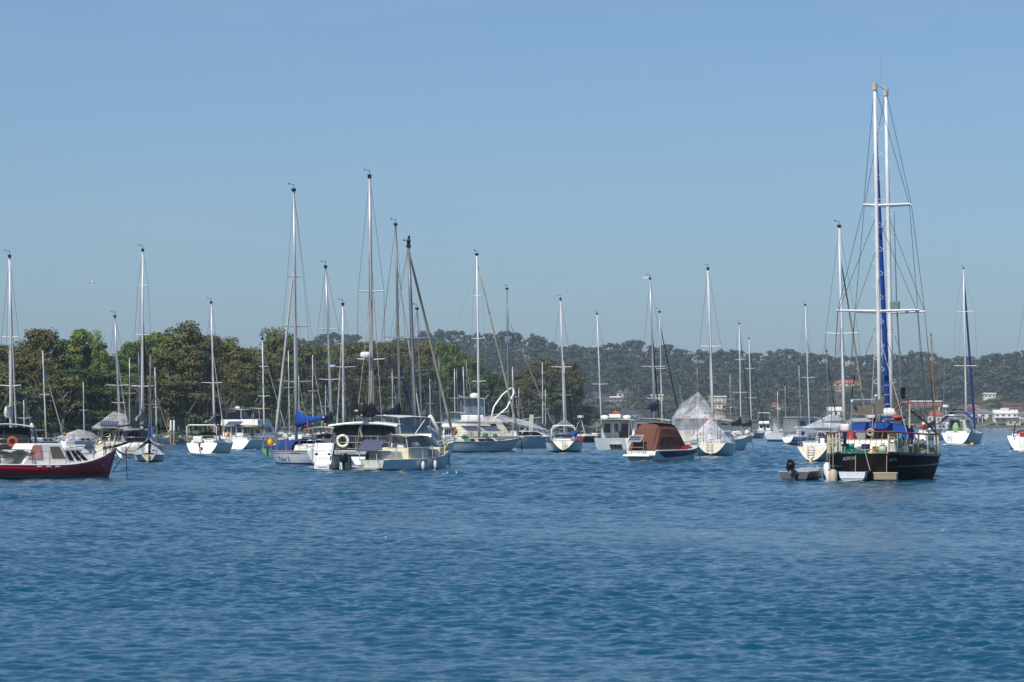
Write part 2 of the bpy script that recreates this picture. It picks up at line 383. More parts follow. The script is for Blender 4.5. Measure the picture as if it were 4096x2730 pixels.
for D in [FS - 70, FS - 60, FS - 52, FS - 1, FS + 4, FS + 12, FS + 40, FS + 95] + [FS + 95 + 38 * i for i in range(1, 26)]:
    g.append([Vector(((x - 2048) / F * D, D, hill_z((x - 2048) / F * D, D) + (0.3 * sin(x * 0.03 + D) if D > FS else 0))) for x in range(-700, 4700, 24)])
tag(part('far_hill', MB().sheet(g), BUSHG, smooth=True), 'far wooded hill behind the harbour', 'hill', kind='structure')
# lawn strip in front of the far houses
g = [[Vector(((x - 2048) / F * D, D, hill_z((x - 2048) / F * D, D) + 0.35)) for x in range(3560, 4260, 20)] for D in (FS - 34, FS - 28, FS + 6, FS + 45)]
tag(part('waterfront_lawn', MB().sheet(g), GRASS, smooth=True), 'green lawn sloping to the far shore', 'lawn', kind='structure')

# ------------------------------------------------------------------ trees
def leaf_mat(name, a, b_, c):
    m, t, b = newmat(name); tc = N(t, 'ShaderNodeTexCoord'); oi = N(t, 'ShaderNodeObjectInfo')
    geo = N(t, 'ShaderNodeNewGeometry')
    n1 = N(t, 'ShaderNodeTexNoise', Scale=0.45, Detail=3.0, Roughness=0.6); t.links.new(geo.outputs['Position'], n1.inputs['Vector'])
    n2 = N(t, 'ShaderNodeTexNoise', Scale=2.2, Detail=2.0); t.links.new(geo.outputs['Position'], n2.inputs['Vector'])
    co = mixc(t, lin(a), lin(b_), ramp(t, n1.outputs[0], 0.38, 0.62)); co = mixc(t, co, lin(c), ramp(t, n2.outputs[0], 0.55, 0.8))
    hs = N(t, 'ShaderNodeHueSaturation'); t.links.new(co, hs.inputs['Color'])
    h = N(t, 'ShaderNodeMapRange'); h.inputs[3].default_value = 0.485; h.inputs[4].default_value = 0.515; t.links.new(oi.outputs['Random'], h.inputs[0]); t.links.new(h.outputs[0], hs.inputs['Hue'])
    v = N(t, 'ShaderNodeMapRange'); v.inputs[3].default_value = 1.02; v.inputs[4].default_value = 0.66; t.links.new(oi.outputs['Random'], v.inputs[0]); t.links.new(v.outputs[0], hs.inputs['Value'])
    t.links.new(hs.outputs[0], b.inputs['Base Color']); b.inputs['Roughness'].default_value = 0.7; b.inputs['Specular IOR Level'].default_value = 0.25
    return m
LEAF = {'olive': leaf_mat('leaves_olive', '#66693a', '#555f34', '#7f814a'), 'brown': leaf_mat('leaves_brown', '#6a643a', '#585a34', '#857c4a'),
        'green': leaf_mat('leaves_green', '#65793c', '#546a36', '#8a9854'), 'dark': leaf_mat('leaves_dark', '#3f5a33', '#344e2d', '#567240'),
        'grey': leaf_mat('leaves_grey', '#67704f', '#576044', '#7e8664'), 'far': leaf_mat('leaves_far', '#43563a', '#384a32', '#5e6846'),
        'far2': leaf_mat('leaves_far_brown', '#525640', '#454e3a', '#68664c')}
BARK = M('bark', '#8a7f70', 0.9, var=0.3, scale=1.5, dirt='#4a4034', dirt_amt=0.6)
def quads(cent, nrm, size, rs):
    n = len(cent); t = rs.normal(size=(n, 3)); t -= nrm * np.sum(t * nrm, 1)[:, None]; t /= np.linalg.norm(t, axis=1)[:, None] + 1e-9
    b = np.cross(nrm, t); s = size[:, None]; asp = rs.uniform(0.45, 0.8, n)[:, None]
    return np.stack([cent - t * s - b * s * asp * 0.5, cent + t * s * 0.3 - b * s * asp, cent + t * s + b * s * asp * 0.4, cent - t * s * 0.2 + b * s * asp], 1)
def crown_pts(rs, H, W, K, per, ls, base=0.28, shape='gum'):
    cl = []
    for i in range(K):
        if shape == 'pine':
            h = rs.uniform(0.1, 1); a = rs.uniform(0, 2 * pi); rr = W / 2 * (1 - h) ** 0.8 * rs.uniform(0.3, 1); c = (rr * cos(a), rr * sin(a), H * h); r_ = 0.16 * W * (1.25 - h * 0.7)
        else:
            h = rs.uniform(0, 1) ** 0.75; a = rs.uniform(0, 2 * pi)
            prof = math.sqrt(max(0.02, 1 - ((h - 0.45) / 0.62) ** 2)); rr = W / 2 * 0.84 * prof * rs.uniform(0.35, 1) ** 0.6
            r_ = W * rs.uniform(0.12, 0.21); z = H * (base + (1 - base) * h); z = min(z, H - r_ * 0.75)
            c = (rr * cos(a), rr * sin(a), z)
        cl.append((np.array(c), r_))
    C = []; Nn = []; S = []
    for c, r_ in cl:
        d = rs.normal(size=(per, 3)); d[:, 2] = d[:, 2] * 0.8 + 0.25; d /= np.linalg.norm(d, axis=1)[:, None]
        rad = r_ * rs.uniform(0.45, 1.08, per) ** 0.7
        p = c + d * rad[:, None] * np.array([1, 1, 0.72])
        nn = d + rs.normal(size=(per, 3)) * 0.36 + np.array([0, 0, 0.25]); nn /= np.linalg.norm(nn, axis=1)[:, None]
        C.append(p); Nn.append(nn); S.append(ls * rs.uniform(0.6, 1.25, per))
    return quads(np.concatenate(C), np.concatenate(Nn), np.concatenate(S), rs), cl
def mesh_quads(name, Q, mat):
    n = len(Q); me = bpy.data.meshes.new(name); me.vertices.add(n * 4); me.vertices.foreach_set('co', Q.reshape(-1).astype(np.float32))
    me.loops.add(n * 4); me.loops.foreach_set('vertex_index', np.arange(n * 4, dtype=np.int32))
    me.polygons.add(n); me.polygons.foreach_set('loop_start', np.arange(0, n * 4, 4, dtype=np.int32)); me.update(); me.validate()
    if mat: me.materials.append(mat)
    return me
def trunk_mesh(name, cl, H, r0, rs, limbs=9):
    mb = MB(); top = 0.72 * H
    ax = [Vector((rs.normal() * 0.03 * H * i / 5, rs.normal() * 0.03 * H * i / 5, top * i / 5)) for i in range(6)]
    mb.tube(ax, [r0 * (1 - 0.75 * i / 5) for i in range(6)], 7)
    for c, r_ in sorted(cl, key=lambda q: q[0][2])[::max(1, len(cl) // limbs)]:
        c = Vector(c); k = min(4, max(1, int((c.z * 0.55) / top * 5))); a = ax[k]; mid = (a + c) / 2 + Vector((0, 0, -0.03 * H))
        mb.tube([a, mid, c], [r0 * 0.38, r0 * 0.26, r0 * 0.1], 5)
    me = bpy.data.meshes.new(name); me.from_pydata(mb.v, [], mb.f); me.update(); me.materials.append(BARK); return me
MARKS = [(45, 'the leftmost mast'), (185, 'the second mast from left'), (340, 'the green shed'), (480, 'the cream yacht mast'), (570, 'the black-jib yacht mast'), (690, 'the mooring piles'), (850, 'the white stern-arch yacht'), (960, 'the beige flybridge bimini'), (1055, 'the side-on yacht mast'), (1180, 'the blue boom cover mast'), (1330, 'the bunting yacht mast'), (1480, 'the catamaran mast'), (1600, 'the navy boom bag mast'), (1690, 'the rope-wrapped jib'), (1830, 'the two close far masts'), (1915, 'the solar panel yacht mast'), (2040, 'the white loop frame'), (2170, 'the bright blue boom cover'), (2260, 'the heart-transom yacht mast'), (2400, 'the red-hulled yacht mast'), (2500, 'the trawler'), (2600, 'the navy sail bundle'), (2690, 'the covered speedboat'), (2780, 'the netted houseboat'), (2850, 'the orange pennant yacht mast'), (2985, 'the dark-rigged pair'), (3080, 'the boxy barge stern'), (3235, 'the oval-transom yacht mast'), (3370, 'the cream-transom yacht mast'), (3510, 'the ketch mizzen mast'), (3575, 'the ketch main mast'), (3740, 'the varnished mast'), (3860, 'the blue furled jib mast'), (4000, 'the centre-tower house'), (4090, 'the right edge')]
def mark_at(x):
    if x < -40: return 'beyond the left edge'
    if x > 4130: return 'beyond the right edge'
    m_ = min(MARKS, key=lambda q: abs(q[0] - x)); d_ = x - m_[0]
    return ('above ' if abs(d_) < 22 else 'left of ' if d_ < 0 else 'right of ') + m_[1]
VAR = {}
for kind in ('olive', 'brown', 'green', 'dark', 'grey'):
    VAR[kind] = []
    for k in range(3):
        rs = np.random.default_rng(100 + k * 7 + len(VAR) * 31)
        if kind == 'dark' and k == 0: Q, cl = crown_pts(rs, 14, 6.5, 50, 80, 0.21, shape='pine')
        else: Q, cl = crown_pts(rs, 14, 7.4, 28 + 3 * k, 130, 0.205, base=[0.2, 0.32, 0.42][k])
        VAR[kind].append((mesh_quads('crown', Q, LEAF[kind]), trunk_mesh('trunk', cl, 14, 0.3, rs)))
def tree(name, label, X, D, z, H, W, kind, k, group, rz=None):
    c, t = VAR[kind][k % 3]
    o = thing(name, label, 'tree', (X, D, z), random.uniform(0, 6.28) if rz is None else rz, group)
    o.scale = (W / 7.4, W / 7.4, H / 14.0)
    link(bpy.data.objects.new('trunk', t), o); link(bpy.data.objects.new('crown', c), o); return o
near_sky = interp([(-600, 1340), (-300, 1350), (0, 1368), (60, 1362), (110, 1335), (170, 1322), (230, 1335), (262, 1362), (300, 1335), (345, 1325), (385, 1345), (402, 1390), (430, 1430), (465, 1430), (490, 1378), (520, 1370), (560, 1390), (600, 1340), (640, 1322), (680, 1294), (730, 1290), (780, 1310), (830, 1345), (870, 1345), (930, 1362), (950, 1392), (980, 1395), (1000, 1372), (1060, 1322), (1100, 1316), (1140, 1330), (1180, 1325), (1210, 1350), (1240, 1370), (1300, 1365), (1400, 1360), (1500, 1362), (1600, 1370), (1680, 1360), (1760, 1362), (1820, 1382), (1880, 1408), (1920, 1442), (1960, 1482), (2040, 1500), (2080, 1462), (2130, 1442), (2200, 1440), (2280, 1452), (2310, 1492), (2330, 1542), (2360, 1600), (2400, 1650)])
def px_of(X, D): return X / D * F + 2048
def near_tree(x, off, y, kind, k, Wpx, label=None, name='gum_tree', rowi=0):
    p = shore_pt(x, off); p.x = (x - 2048) / F * p.y
    z = 1.0 + min(off, 30) * 0.02; H = at(x, y, p.y).z - z; W = Wpx / (F / p.y)
    tree(name, label or GEN[kind] + ', ' + ROWN[rowi] + ', ' + mark_at(x), p.x, p.y, z - 0.1, H * 1.03, W, kind, k, None if label else GRP[kind])
GEN = {'olive': 'olive green gum', 'brown': 'brownish gum', 'green': 'fresh green tree', 'dark': 'dark green tree', 'grey': 'grey green she-oak'}
ROWN = ['rearmost row of near bank', 'tall row of near bank', 'middle row of near bank', 'low waterside row']
GRP = {k: v + ' trees of the near bank' for k, v in GEN.items()}
special = [(172, 30, 1322, 'brown', 1, 190, 'brown-tinged gum crown at far left above the leftmost mast'), (345, 26, 1324, 'green', 2, 175, 'bright green tree rising beside the sky gap at left'),
           (315, 12, 1432, 'dark', 0, 200, 'dark green pine in front of the bright green tree'), (395, 18, 1400, 'green', 0, 90, 'small bright green treetop edging the sky gap'),
           (518, 30, 1372, 'green', 2, 120, 'yellow green tree right of the sky gap'), (610, 28, 1336, 'green', 1, 130, 'yellow green tree leaning on the tallest brown gum'),
           (720, 30, 1289, 'brown', 0, 230, 'tallest rounded brown gum tree on the left bank'), (830, 24, 1342, 'brown', 2, 150, 'brown gum tree right of the tallest one'),
           (730, 5, 1525, 'grey', 1, 230, 'broad low grey green she-oak at the water in front of the tall brown gum'), (905, 30, 1352, 'olive', 2, 110, 'thin see-through gum behind the white flybridge cruiser'),
           (1090, 30, 1316, 'olive', 2, 130, 'open-crowned light gum left of the tallest blue-covered yacht mast'), (1790, 14, 1372, 'green', 0, 130, 'green treetop beside the central mast cluster'),
           (2190, 14, 1438, 'brown', 0, 190, 'big brown rounded tree on the end of the point'), (2285, 12, 1450, 'brown', 1, 90, 'right-hand olive brown tree of the point')]
for s_ in special: near_tree(s_[0], s_[1], s_[2], s_[3], s_[4], s_[5], s_[6])
def kind_at(x):
    r_ = random.random()
    if x < 260: return 'brown' if r_ < 0.3 else 'olive'
    if x < 440: return 'dark' if r_ < 0.7 else 'green'
    if x < 640: return 'olive' if r_ < 0.6 else 'green'
    if x < 900: return 'brown' if r_ < 0.5 else 'olive'
    if x < 1200: return 'olive'
    if x < 1720: return 'brown' if r_ < 0.62 else 'olive'
    if x < 1900: return 'green' if r_ < 0.5 else 'olive'
    if x < 2060: return 'dark' if r_ < 0.45 else 'olive'
    return 'brown' if r_ < 0.5 else 'olive'
for rowi, (off, dy, frac) in enumerate(((46, 14, 1.0), (30, 22, 1.0), (14, 85, 1.0), (5, 175, 0.8))):
    x = -330.0
    while x < 2375:
        s_ = F / (shoreD(x) + off); wpx = random.uniform(5.0, 6.8) * s_ * (1 if rowi < 2 else 0.9)
        xx = x + random.uniform(-0.2, 0.2) * wpx
        ys = max(near_sky(xx - wpx * 0.28), near_sky(xx), near_sky(xx + wpx * 0.28)) + dy * s_ / 25 * random.uniform(0.5, 1.3)
        if rowi == 3 and (640 < xx < 800): x += wpx; continue
        if ys < HOR - 30 and random.random() < frac: near_tree(xx, off, ys, 'grey' if rowi == 3 and random.random() < 0.35 else kind_at(xx), random.randrange(3), wpx * random.uniform(1.1, 1.45), rowi=rowi)
        x += wpx * (0.55 if rowi < 3 else 0.62)
# understorey: a continuous belt of scrub too dense to count
rs = np.random.default_rng(9); Qs = []
for i in range(560):
    x = rs.uniform(-350, 2400); off = rs.uniform(3, 40) if i < 300 else rs.uniform(48, 60); p = shore_pt(x, off * (1 if x < 2300 else 0.4))
    if 640 < x < 810 and off < 16: continue
    s_ = (rs.uniform(1.0, 2.6) if i < 300 else rs.uniform(3, 5)) * (1 if x < 2280 else 0.5)
    d = rs.normal(size=(46, 3)); d /= np.linalg.norm(d, axis=1)[:, None]; d[:, 2] = np.abs(d[:, 2])
    c = np.array(p) + np.array([0, 0, 0.9]) + d * s_ * rs.uniform(0.5, 1, 46)[:, None] * np.array([1.2, 1, 1])
    nn = d + rs.normal(size=(46, 3)) * 0.6; nn /= np.linalg.norm(nn, axis=1)[:, None]
    Qs.append(quads(c, nn, rs.uniform(0.25, 0.5, 46) * (1 if i < 300 else 2.2), rs))
o = link(bpy.data.objects.new('scrub', mesh_quads('scrub', np.concatenate(Qs), LEAF['dark']))); tag(o, 'dense dark scrub under the trees of the near bank', 'scrub', kind='stuff')

# ------------------------------------------------------------------ houses
WALLM = {'white': M('render_white', '#dedcd4', 0.8), 'cream': M('render_cream', '#cfc3a4', 0.8), 'brick': M('brick_red', '#9a5c45', 0.9, var=0.3, scale=8), 'grey': M('render_grey', '#8f959b', 0.8), 'brown': M('brick_brown', '#7a5d4c', 0.9), 'green': M('green_shed_sheet', '#22564a', 0.7)}
ROOFM = {'red': M('roof_red_tile', '#97503f', 0.8, var=0.25, scale=4), 'dkred': M('roof_dark_red_tile', '#6b3a34', 0.8, var=0.25, scale=4), 'grey': M('roof_grey_tile', '#74777c', 0.8), 'dark': M('roof_dark_tile', '#43464c', 0.8), 'white': M('roof_white_sheet', '#e0dfda', 0.6), 'orange': M('roof_terracotta', '#a85f48', 0.8)}
HOUSES = []
def find_D(x, y):
    for D in np.arange(FS - 45, RD, 4.0):
        p = at(x, y, D)
        if hill_z(p.x, D) >= p.z - 0.2: return float(D)
    return FS + 200
def house(name, label, x0, x1, yr, ye, yb, wall, roof, kind='hip', D=None, rows=1, cols=3, depth=9.0, group=None, rz=0.0, chimney=False, sink=3.0):
    xm = (x0 + x1) / 2; D = D or find_D(xm, yb); s_ = F / D; b = at(xm, yb, D)
    W = (x1 - x0) / s_; h = (yb - ye) / s_; hr = max(0.05, (ye - yr) / s_)
    o = thing(name, label, 'house', (b.x, b.y, b.z), rz, group); HOUSES.append((x0, x1, D, yr, yb))
    part('wall', MB().box((0, depth / 2, (h - sink) / 2), (W, depth, h + sink)), WALLM[wall], o)
    e = 0.45; rb = MB(); x, y0, y1 = W / 2 + e, -e, depth + e
    if kind == 'hip':
        k = min(W / 2 - 0.5, depth / 2) * 0.9
        rb.add([(-x, y0, h), (x, y0, h), (x, y1, h), (-x, y1, h), (-x + k, depth / 2, h + hr), (x - k, depth / 2, h + hr)], [(3, 2, 1, 0), (0, 1, 5, 4), (1, 2, 5), (2, 3, 4, 5), (3, 0, 4)])
    elif kind == 'gable':           # ridge runs left to right
        rb.add([(-x, y0, h), (x, y0, h), (x, y1, h), (-x, y1, h), (-x, depth / 2, h + hr), (x, depth / 2, h + hr)], [(3, 2, 1, 0), (0, 1, 5, 4), (1, 2, 5), (2, 3, 4, 5), (3, 0, 4)])
    elif kind == 'front':           # gable faces the water
        rb.add([(-x, y0, h), (x, y0, h), (x, y1, h), (-x, y1, h), (0, y0, h + hr), (0, y1, h + hr)], [(3, 2, 1, 0), (0, 1, 4), (1, 2, 5, 4), (2, 3, 5), (3, 0, 4, 5)])
    else:
        rb.box((0, depth / 2, h + hr / 2), (W + 2 * e, depth + 2 * e, max(0.25, hr)))
    rf = part('roof', rb, ROOFM[roof], o)
    if chimney: part('chimney', MB().box((W * 0.22, depth * 0.5, h + hr + 0.3), (0.8, 0.8, 2.6)), WALLM['cream'], rf)
    hs = h / rows; rr = random.Random(int(x0))
    for r_ in range(rows):
        for c in range(cols):
            wx = -W / 2 + W * (c + 0.5) / cols; ww = W / cols * rr.uniform(0.42, 0.62); wh = hs * 0.45; wz = r_ * hs + hs * 0.52
            wo = part('window', MB().box((wx, -0.03, wz), (ww, 0.1, wh)), GLASSB, o)
            fr = MB(); t_ = 0.09
            for q, d in (((wx, -0.06, wz + wh / 2), (ww + 2 * t_, 0.1, t_)), ((wx, -0.06, wz - wh / 2), (ww + 2 * t_, 0.16, t_)), ((wx - ww / 2, -0.06, wz), (t_, 0.1, wh)), ((wx + ww / 2, -0.06, wz), (t_, 0.1, wh)), ((wx, -0.06, wz), (0.06, 0.1, wh))): fr.box(q, d)
            part('frame', fr, WALLM['white'], wo)
    return o, W, h, D
house('house', 'white three-level flat-roofed house high behind the net-covered boat mast', 2838, 2905, 1584, 1589, 1612, 'cream', 'white', 'flat', rows=2, cols=4)
house('house', 'small cream gabled house below the flat-roofed white house', 2853, 2902, 1608, 1616, 1636, 'white', 'grey', 'front', rows=1, cols=3)
house('house', 'low red-roofed cottage right of the netted houseboat', 2860, 2902, 1646, 1656, 1672, 'cream', 'red', 'hip', cols=3)
house('house', 'large white-roofed house above the net-tented cruiser', 3312, 3376, 1628, 1644, 1664, 'white', 'white', 'gable', cols=3)
house('house', 'long red brick house with white parapet right of the black ketch masts', 3642, 3766, 1603, 1608, 1628, 'brick', 'white', 'flat', cols=6)
o, W, h, D = house('house', 'cream house with steep red roof and chimney by the wooden mast', 3712, 3778, 1640, 1664, 1694, 'cream', 'red', 'hip', cols=4, chimney=True)
o, W, h, D = house('house', 'white two-storey house with grey hip roof on the lawn', 3888, 3976, 1637, 1653, 1691, 'white', 'grey', 'hip', rows=2, cols=3)
s_ = F / D; v = part('veranda_roof', MB().frus(-W / 2 - 2.2, W * 0.05, 3.4, 3.4, 2.7, 3.6, 0.6, 0.6, 0.5, -1.7), ROOFM['grey'], o)
for k in range(4): part('veranda_post', MB().box((-W / 2 - 1.8 + k * 2.4, -3.1, 1.3), (0.35, 0.35, 2.8)), WALLM['white'], o)
o, W, h, D = house('house', 'white two-storey house with white roof and centre tower near the right edge', 3978, 4072, 1640, 1655, 1687, 'white', 'white', 'gable', rows=2, cols=4)
part('tower', MB().box((-0.4, 4, h + 1.3), (4.2, 4, 3.4)), WALLM['white'], o); part('balcony', MB().box((0, -1.0, h * 0.5), (W, 2.0, 0.35)), WALLM['white'], o)
house('house', 'beige house with grey roof cut by the right edge', 4076, 4150, 1643, 1660, 1687, 'cream', 'grey', 'hip', rows=2, cols=3)
house('garage', 'cream double garage on the shore at the right edge', 4030, 4082, 1678, 1682, 1700, 'cream', 'grey', 'flat', cols=2, depth=6)
house('house', 'orange-roofed house above the grey-roofed white house', 3868, 3922, 1617, 1627, 1636, 'cream', 'orange', 'hip', cols=3)
house('house', 'dark red-roofed house behind the blue furled sail', 3848, 3914, 1632, 1645, 1660, 'brown', 'dkred', 'hip', cols=3)
house('house', 'long dark red-roofed house above the centre-tower house', 4012, 4088, 1612, 1624, 1634, 'brown', 'dkred', 'gable', cols=4)
house('house', 'terracotta-roofed house high on the hill left of the ketch masts', 3338, 3436, 1520, 1534, 1546, 'cream', 'orange', 'hip', cols=4)
house('house', 'small terracotta-roofed house under the larger one on the hill', 3342, 3376, 1547, 1556, 1566, 'cream', 'orange', 'hip', cols=2)
house('house', 'dark-roofed house low on the hill right of the wooded point', 2352, 2402, 1566, 1582, 1598, 'grey', 'dark', 'hip', cols=3)
house('house', 'narrow pale gabled house on the hill above the trawler', 2468, 2494, 1560, 1572, 1592, 'cream', 'grey', 'front', cols=1)
house('house', 'wide grey flat-roofed house on the hill above the trawler', 2424, 2500, 1592, 1596, 1618, 'grey', 'grey', 'flat', cols=4)
house('house', 'dark-roofed waterfront house behind the trawler radar mast', 2478, 2560, 1640, 1656, 1680, 'grey', 'dark', 'hip', cols=4)
house('house', 'cream house on the hill behind the navy sail bundle', 2606, 2652, 1578, 1584, 1606, 'cream', 'white', 'flat', rows=2, cols=3)
house('house', 'white house glimpsed in the trees above the white loop frame', 1924, 1968, 1498, 1502, 1514, 'white', 'white', 'flat', cols=3)
house('house', 'red brick house glimpsed beside the wooded point', 2040, 2078, 1500, 1508, 1526, 'brick', 'dkred', 'hip', cols=2)
house('house', 'pale house half hidden on the hillside near the white cruiser masts', 3084, 3124, 1612, 1622, 1636, 'white', 'red', 'hip', cols=3)
house('house', 'white villa in the trees left of the orange-roofed house', 3938, 3982, 1572, 1578, 1592, 'white', 'white', 'flat', cols=3)
# near bank buildings
def near_house(name, label, x0, x1, yr, ye, yb, wall, roof, kind, off, cols=2):
    xm = (x0 + x1) / 2; house(name, label, x0, x1, yr, ye, yb, wall, roof, kind, D=shore_pt(xm, off).y, cols=cols, depth=5, sink=0.6)
near_house('shed', 'dark green tin shed among the left masts', 345, 436, 1678, 1682, 1740, 'green', 'dark', 'flat', 4)
near_house('cottage', 'grey-roofed cottage under trees behind the white yacht with black sprayhood', 812, 892, 1620, 1640, 1725, 'brown', 'grey', 'gable', 7)
part_w = thing('brick_wall', 'small orange brick wall between the left masts', 'wall', shore_pt(495, 5) + Vector((0, 0, 0.8)))
part('wall', MB().box((0, 0, 1.2), (0.95, 0.5, 2.6)), WALLM['brick'], part_w); part('capping', MB().box((0, 0, 2.56), (1.05, 0.6, 0.12)), WALLM['cream'], part_w)
fn = thing('timber_fence', 'dark timber fence along the left bank', 'fence', shore_pt(130, 6) + Vector((0, 0, 0.6)))
for k in range(24): part('paling', MB().box((-4.2 + k * 0.36, -0.02 * (k % 2), 0.75), (0.33, 0.05, 1.5 + 0.04 * (k % 3))), M('dark_timber', '#3a352f', 0.9), fn)
part('rail', MB().box((0, 0.06, 1.2), (8.8, 0.06, 0.1)), M('dark_timber', '#3a352f'), fn)
# mooring piles, boats drawn up and rocks on the little beach at left
for k, (x, lb) in enumerate(((683, 'white-capped mooring pile by the beach, left one'), (696, 'white-capped mooring pile by the beach, right one'))):
    p = at(x, 1776, 465 + k); p.z = 0; o = thing('mooring_pile', lb, 'pile', p, group='piles at the beach')
    part('post', MB().tube([(0, 0, -1), (0, 0, 1.6)], 0.11, 8), WOODG, o); part('cap', MB().tube([(0, 0, 1.6), (0, 0, 2.7), (0, 0, 2.9)], [0.13, 0.13, 0.03], 8), WHITE, o)
p = shore_pt(738, 2); o = thing('upturned_dinghy', 'pale upturned dinghy lying on the small beach', 'dinghy', (p.x, p.y, 0.5), 0.2)
part('hull', MB().ell((0, 0, 0.1), (1.6, 0.65, 0.5), 14, 8), CREAM, o, True); part('keel', MB().box((0, 0, 0.6), (2.4, 0.05, 0.06)), WOODG, o)
rs = np.random.default_rng(3); mb = MB()
for i in range(170):
    if i < 90: x = rs.uniform(640, 860); p = shore_pt(x, rs.uniform(-0.6, 1.6)); r_ = rs.uniform(0.2, 0.6); z = 0.15
    else: x = rs.uniform(3600, 4180); D = FS - 48 + rs.uniform(-6, 8) + (30 if x < 3950 else 0); p = Vector(((x - 2048) / F * D, D, 0)); r_ = rs.uniform(0.5, 1.3); z = rs.uniform(0.2, 1.6)
    mb.ell((p.x, p.y, z), (r_ * rs.uniform(0.8, 1.6), r_, r_ * 0.7), 6, 4)
tag(part('shore_rocks', mb, ROCK), 'tumbled brown rocks along the water edges', 'rocks', kind='stuff')

# ------------------------------------------------------------------ far wood
FV = []
for k in range(8):
    rs = np.random.default_rng(500 + k); Q, cl = crown_pts(rs, FT, 11.5, 15 + k % 4, 24, 0.8, base=0.04); FV.append((Q, cl))
FM = {}
for kind in ('far', 'far2'):
    FM[kind] = []
    for k in range(4):
        rs = np.random.default_rng(700 + k); Q, cl = crown_pts(rs, FT, 11.0, 22, 34, 0.66, base=0.05); FM[kind].append((mesh_quads('crown', Q, LEAF[kind]), trunk_mesh('trunk', cl, FT, 0.28, rs, 7)))
x = -420.0; 
while x < 4480:
    D = RD + random.uniform(-30, 10); wpx = random.uniform(7.5, 14) * F / D; X = (x - 2048) / F * D
    yt = ridge_y(x) - random.uniform(-12, 9); z0 = hill_z(X, D) - 0.5; H = max(6, at(x, yt, D).z - z0)
    kind = 'far' if random.random() < 0.7 else 'far2'; c, t = random.choice(FM[kind])
    lb = {'far': 'green gum on the far hill skyline, ', 'far2': 'brown-tinged gum on the far hill skyline, '}[kind] + mark_at(x)
    o = thing('ridge_tree', lb, 'tree', (X, D, z0), random.uniform(0, 6.28), 'green skyline trees of the far hill' if kind == 'far' else 'brown skyline trees of the far hill')
    W = wpx / (F / D); o.scale = (W / 11 * 1.4, W / 11 * 1.4, H / FT)
    link(bpy.data.objects.new('trunk', t), o); link(bpy.data.objects.new('crown', c), o)
    x += wpx * 0.55
rs = np.random.default_rng(77); QA = {'far': [], 'far2': []}
for D in np.arange(FS + 45, RD - 20, 27.0):
    x = -420.0
    while x < 4480:
        wm = rs.uniform(8, 18); d_ = D + rs.uniform(-12, 12); xx = x + rs.uniform(-12, 12); x += wm * 0.74 * F / D
        X = (xx - 2048) / F * d_; z0 = hill_z(X, d_) - 0.6
        if xx < 1150 and D < RD - 110: continue
        if xx < 1900 and D < FS + 260: continue
        if D < FS + 150 and rs.random() < 0.45: continue
        H = FT * rs.uniform(0.55, 1.15) * (0.62 if D < FS + 260 else 1.0)
        yt = HOR - (z0 + H - CAMH) / d_ * F; hw = wm / 2 * F / d_
        hid = False
        for (a, b, Dh, yr, yb) in HOUSES:
            if a - hw * 0.8 < xx < b + hw * 0.8 and ((d_ < Dh and yt < yb - 0.5 * (yb - yr)) or abs(d_ - Dh - 5) < 9): hid = True; break
        if hid: continue
        Q, cl = FV[rs.integers(8)]; a = rs.uniform(0, 6.28); ca, sa = cos(a), sin(a); k = wm / 11.5
        q = Q * np.array([k, k, H / FT]); q = np.stack([q[..., 0] * ca - q[..., 1] * sa, q[..., 0] * sa + q[..., 1] * ca, q[..., 2]], -1) + np.array([X, d_, z0])
        QA['far' if rs.random() < 0.66 else 'far2'].append(q)
for kind, lb in (('far', 'green far-off wood covering the hillside'), ('far2', 'brown-tinged patches of the far-off hillside wood')):
    print(kind, len(QA[kind]))
    tag(link(bpy.data.objects.new('hillside_wood', mesh_quads('hillside_wood', np.concatenate(QA[kind]), LEAF[kind]))), lb, 'wood', kind='stuff')
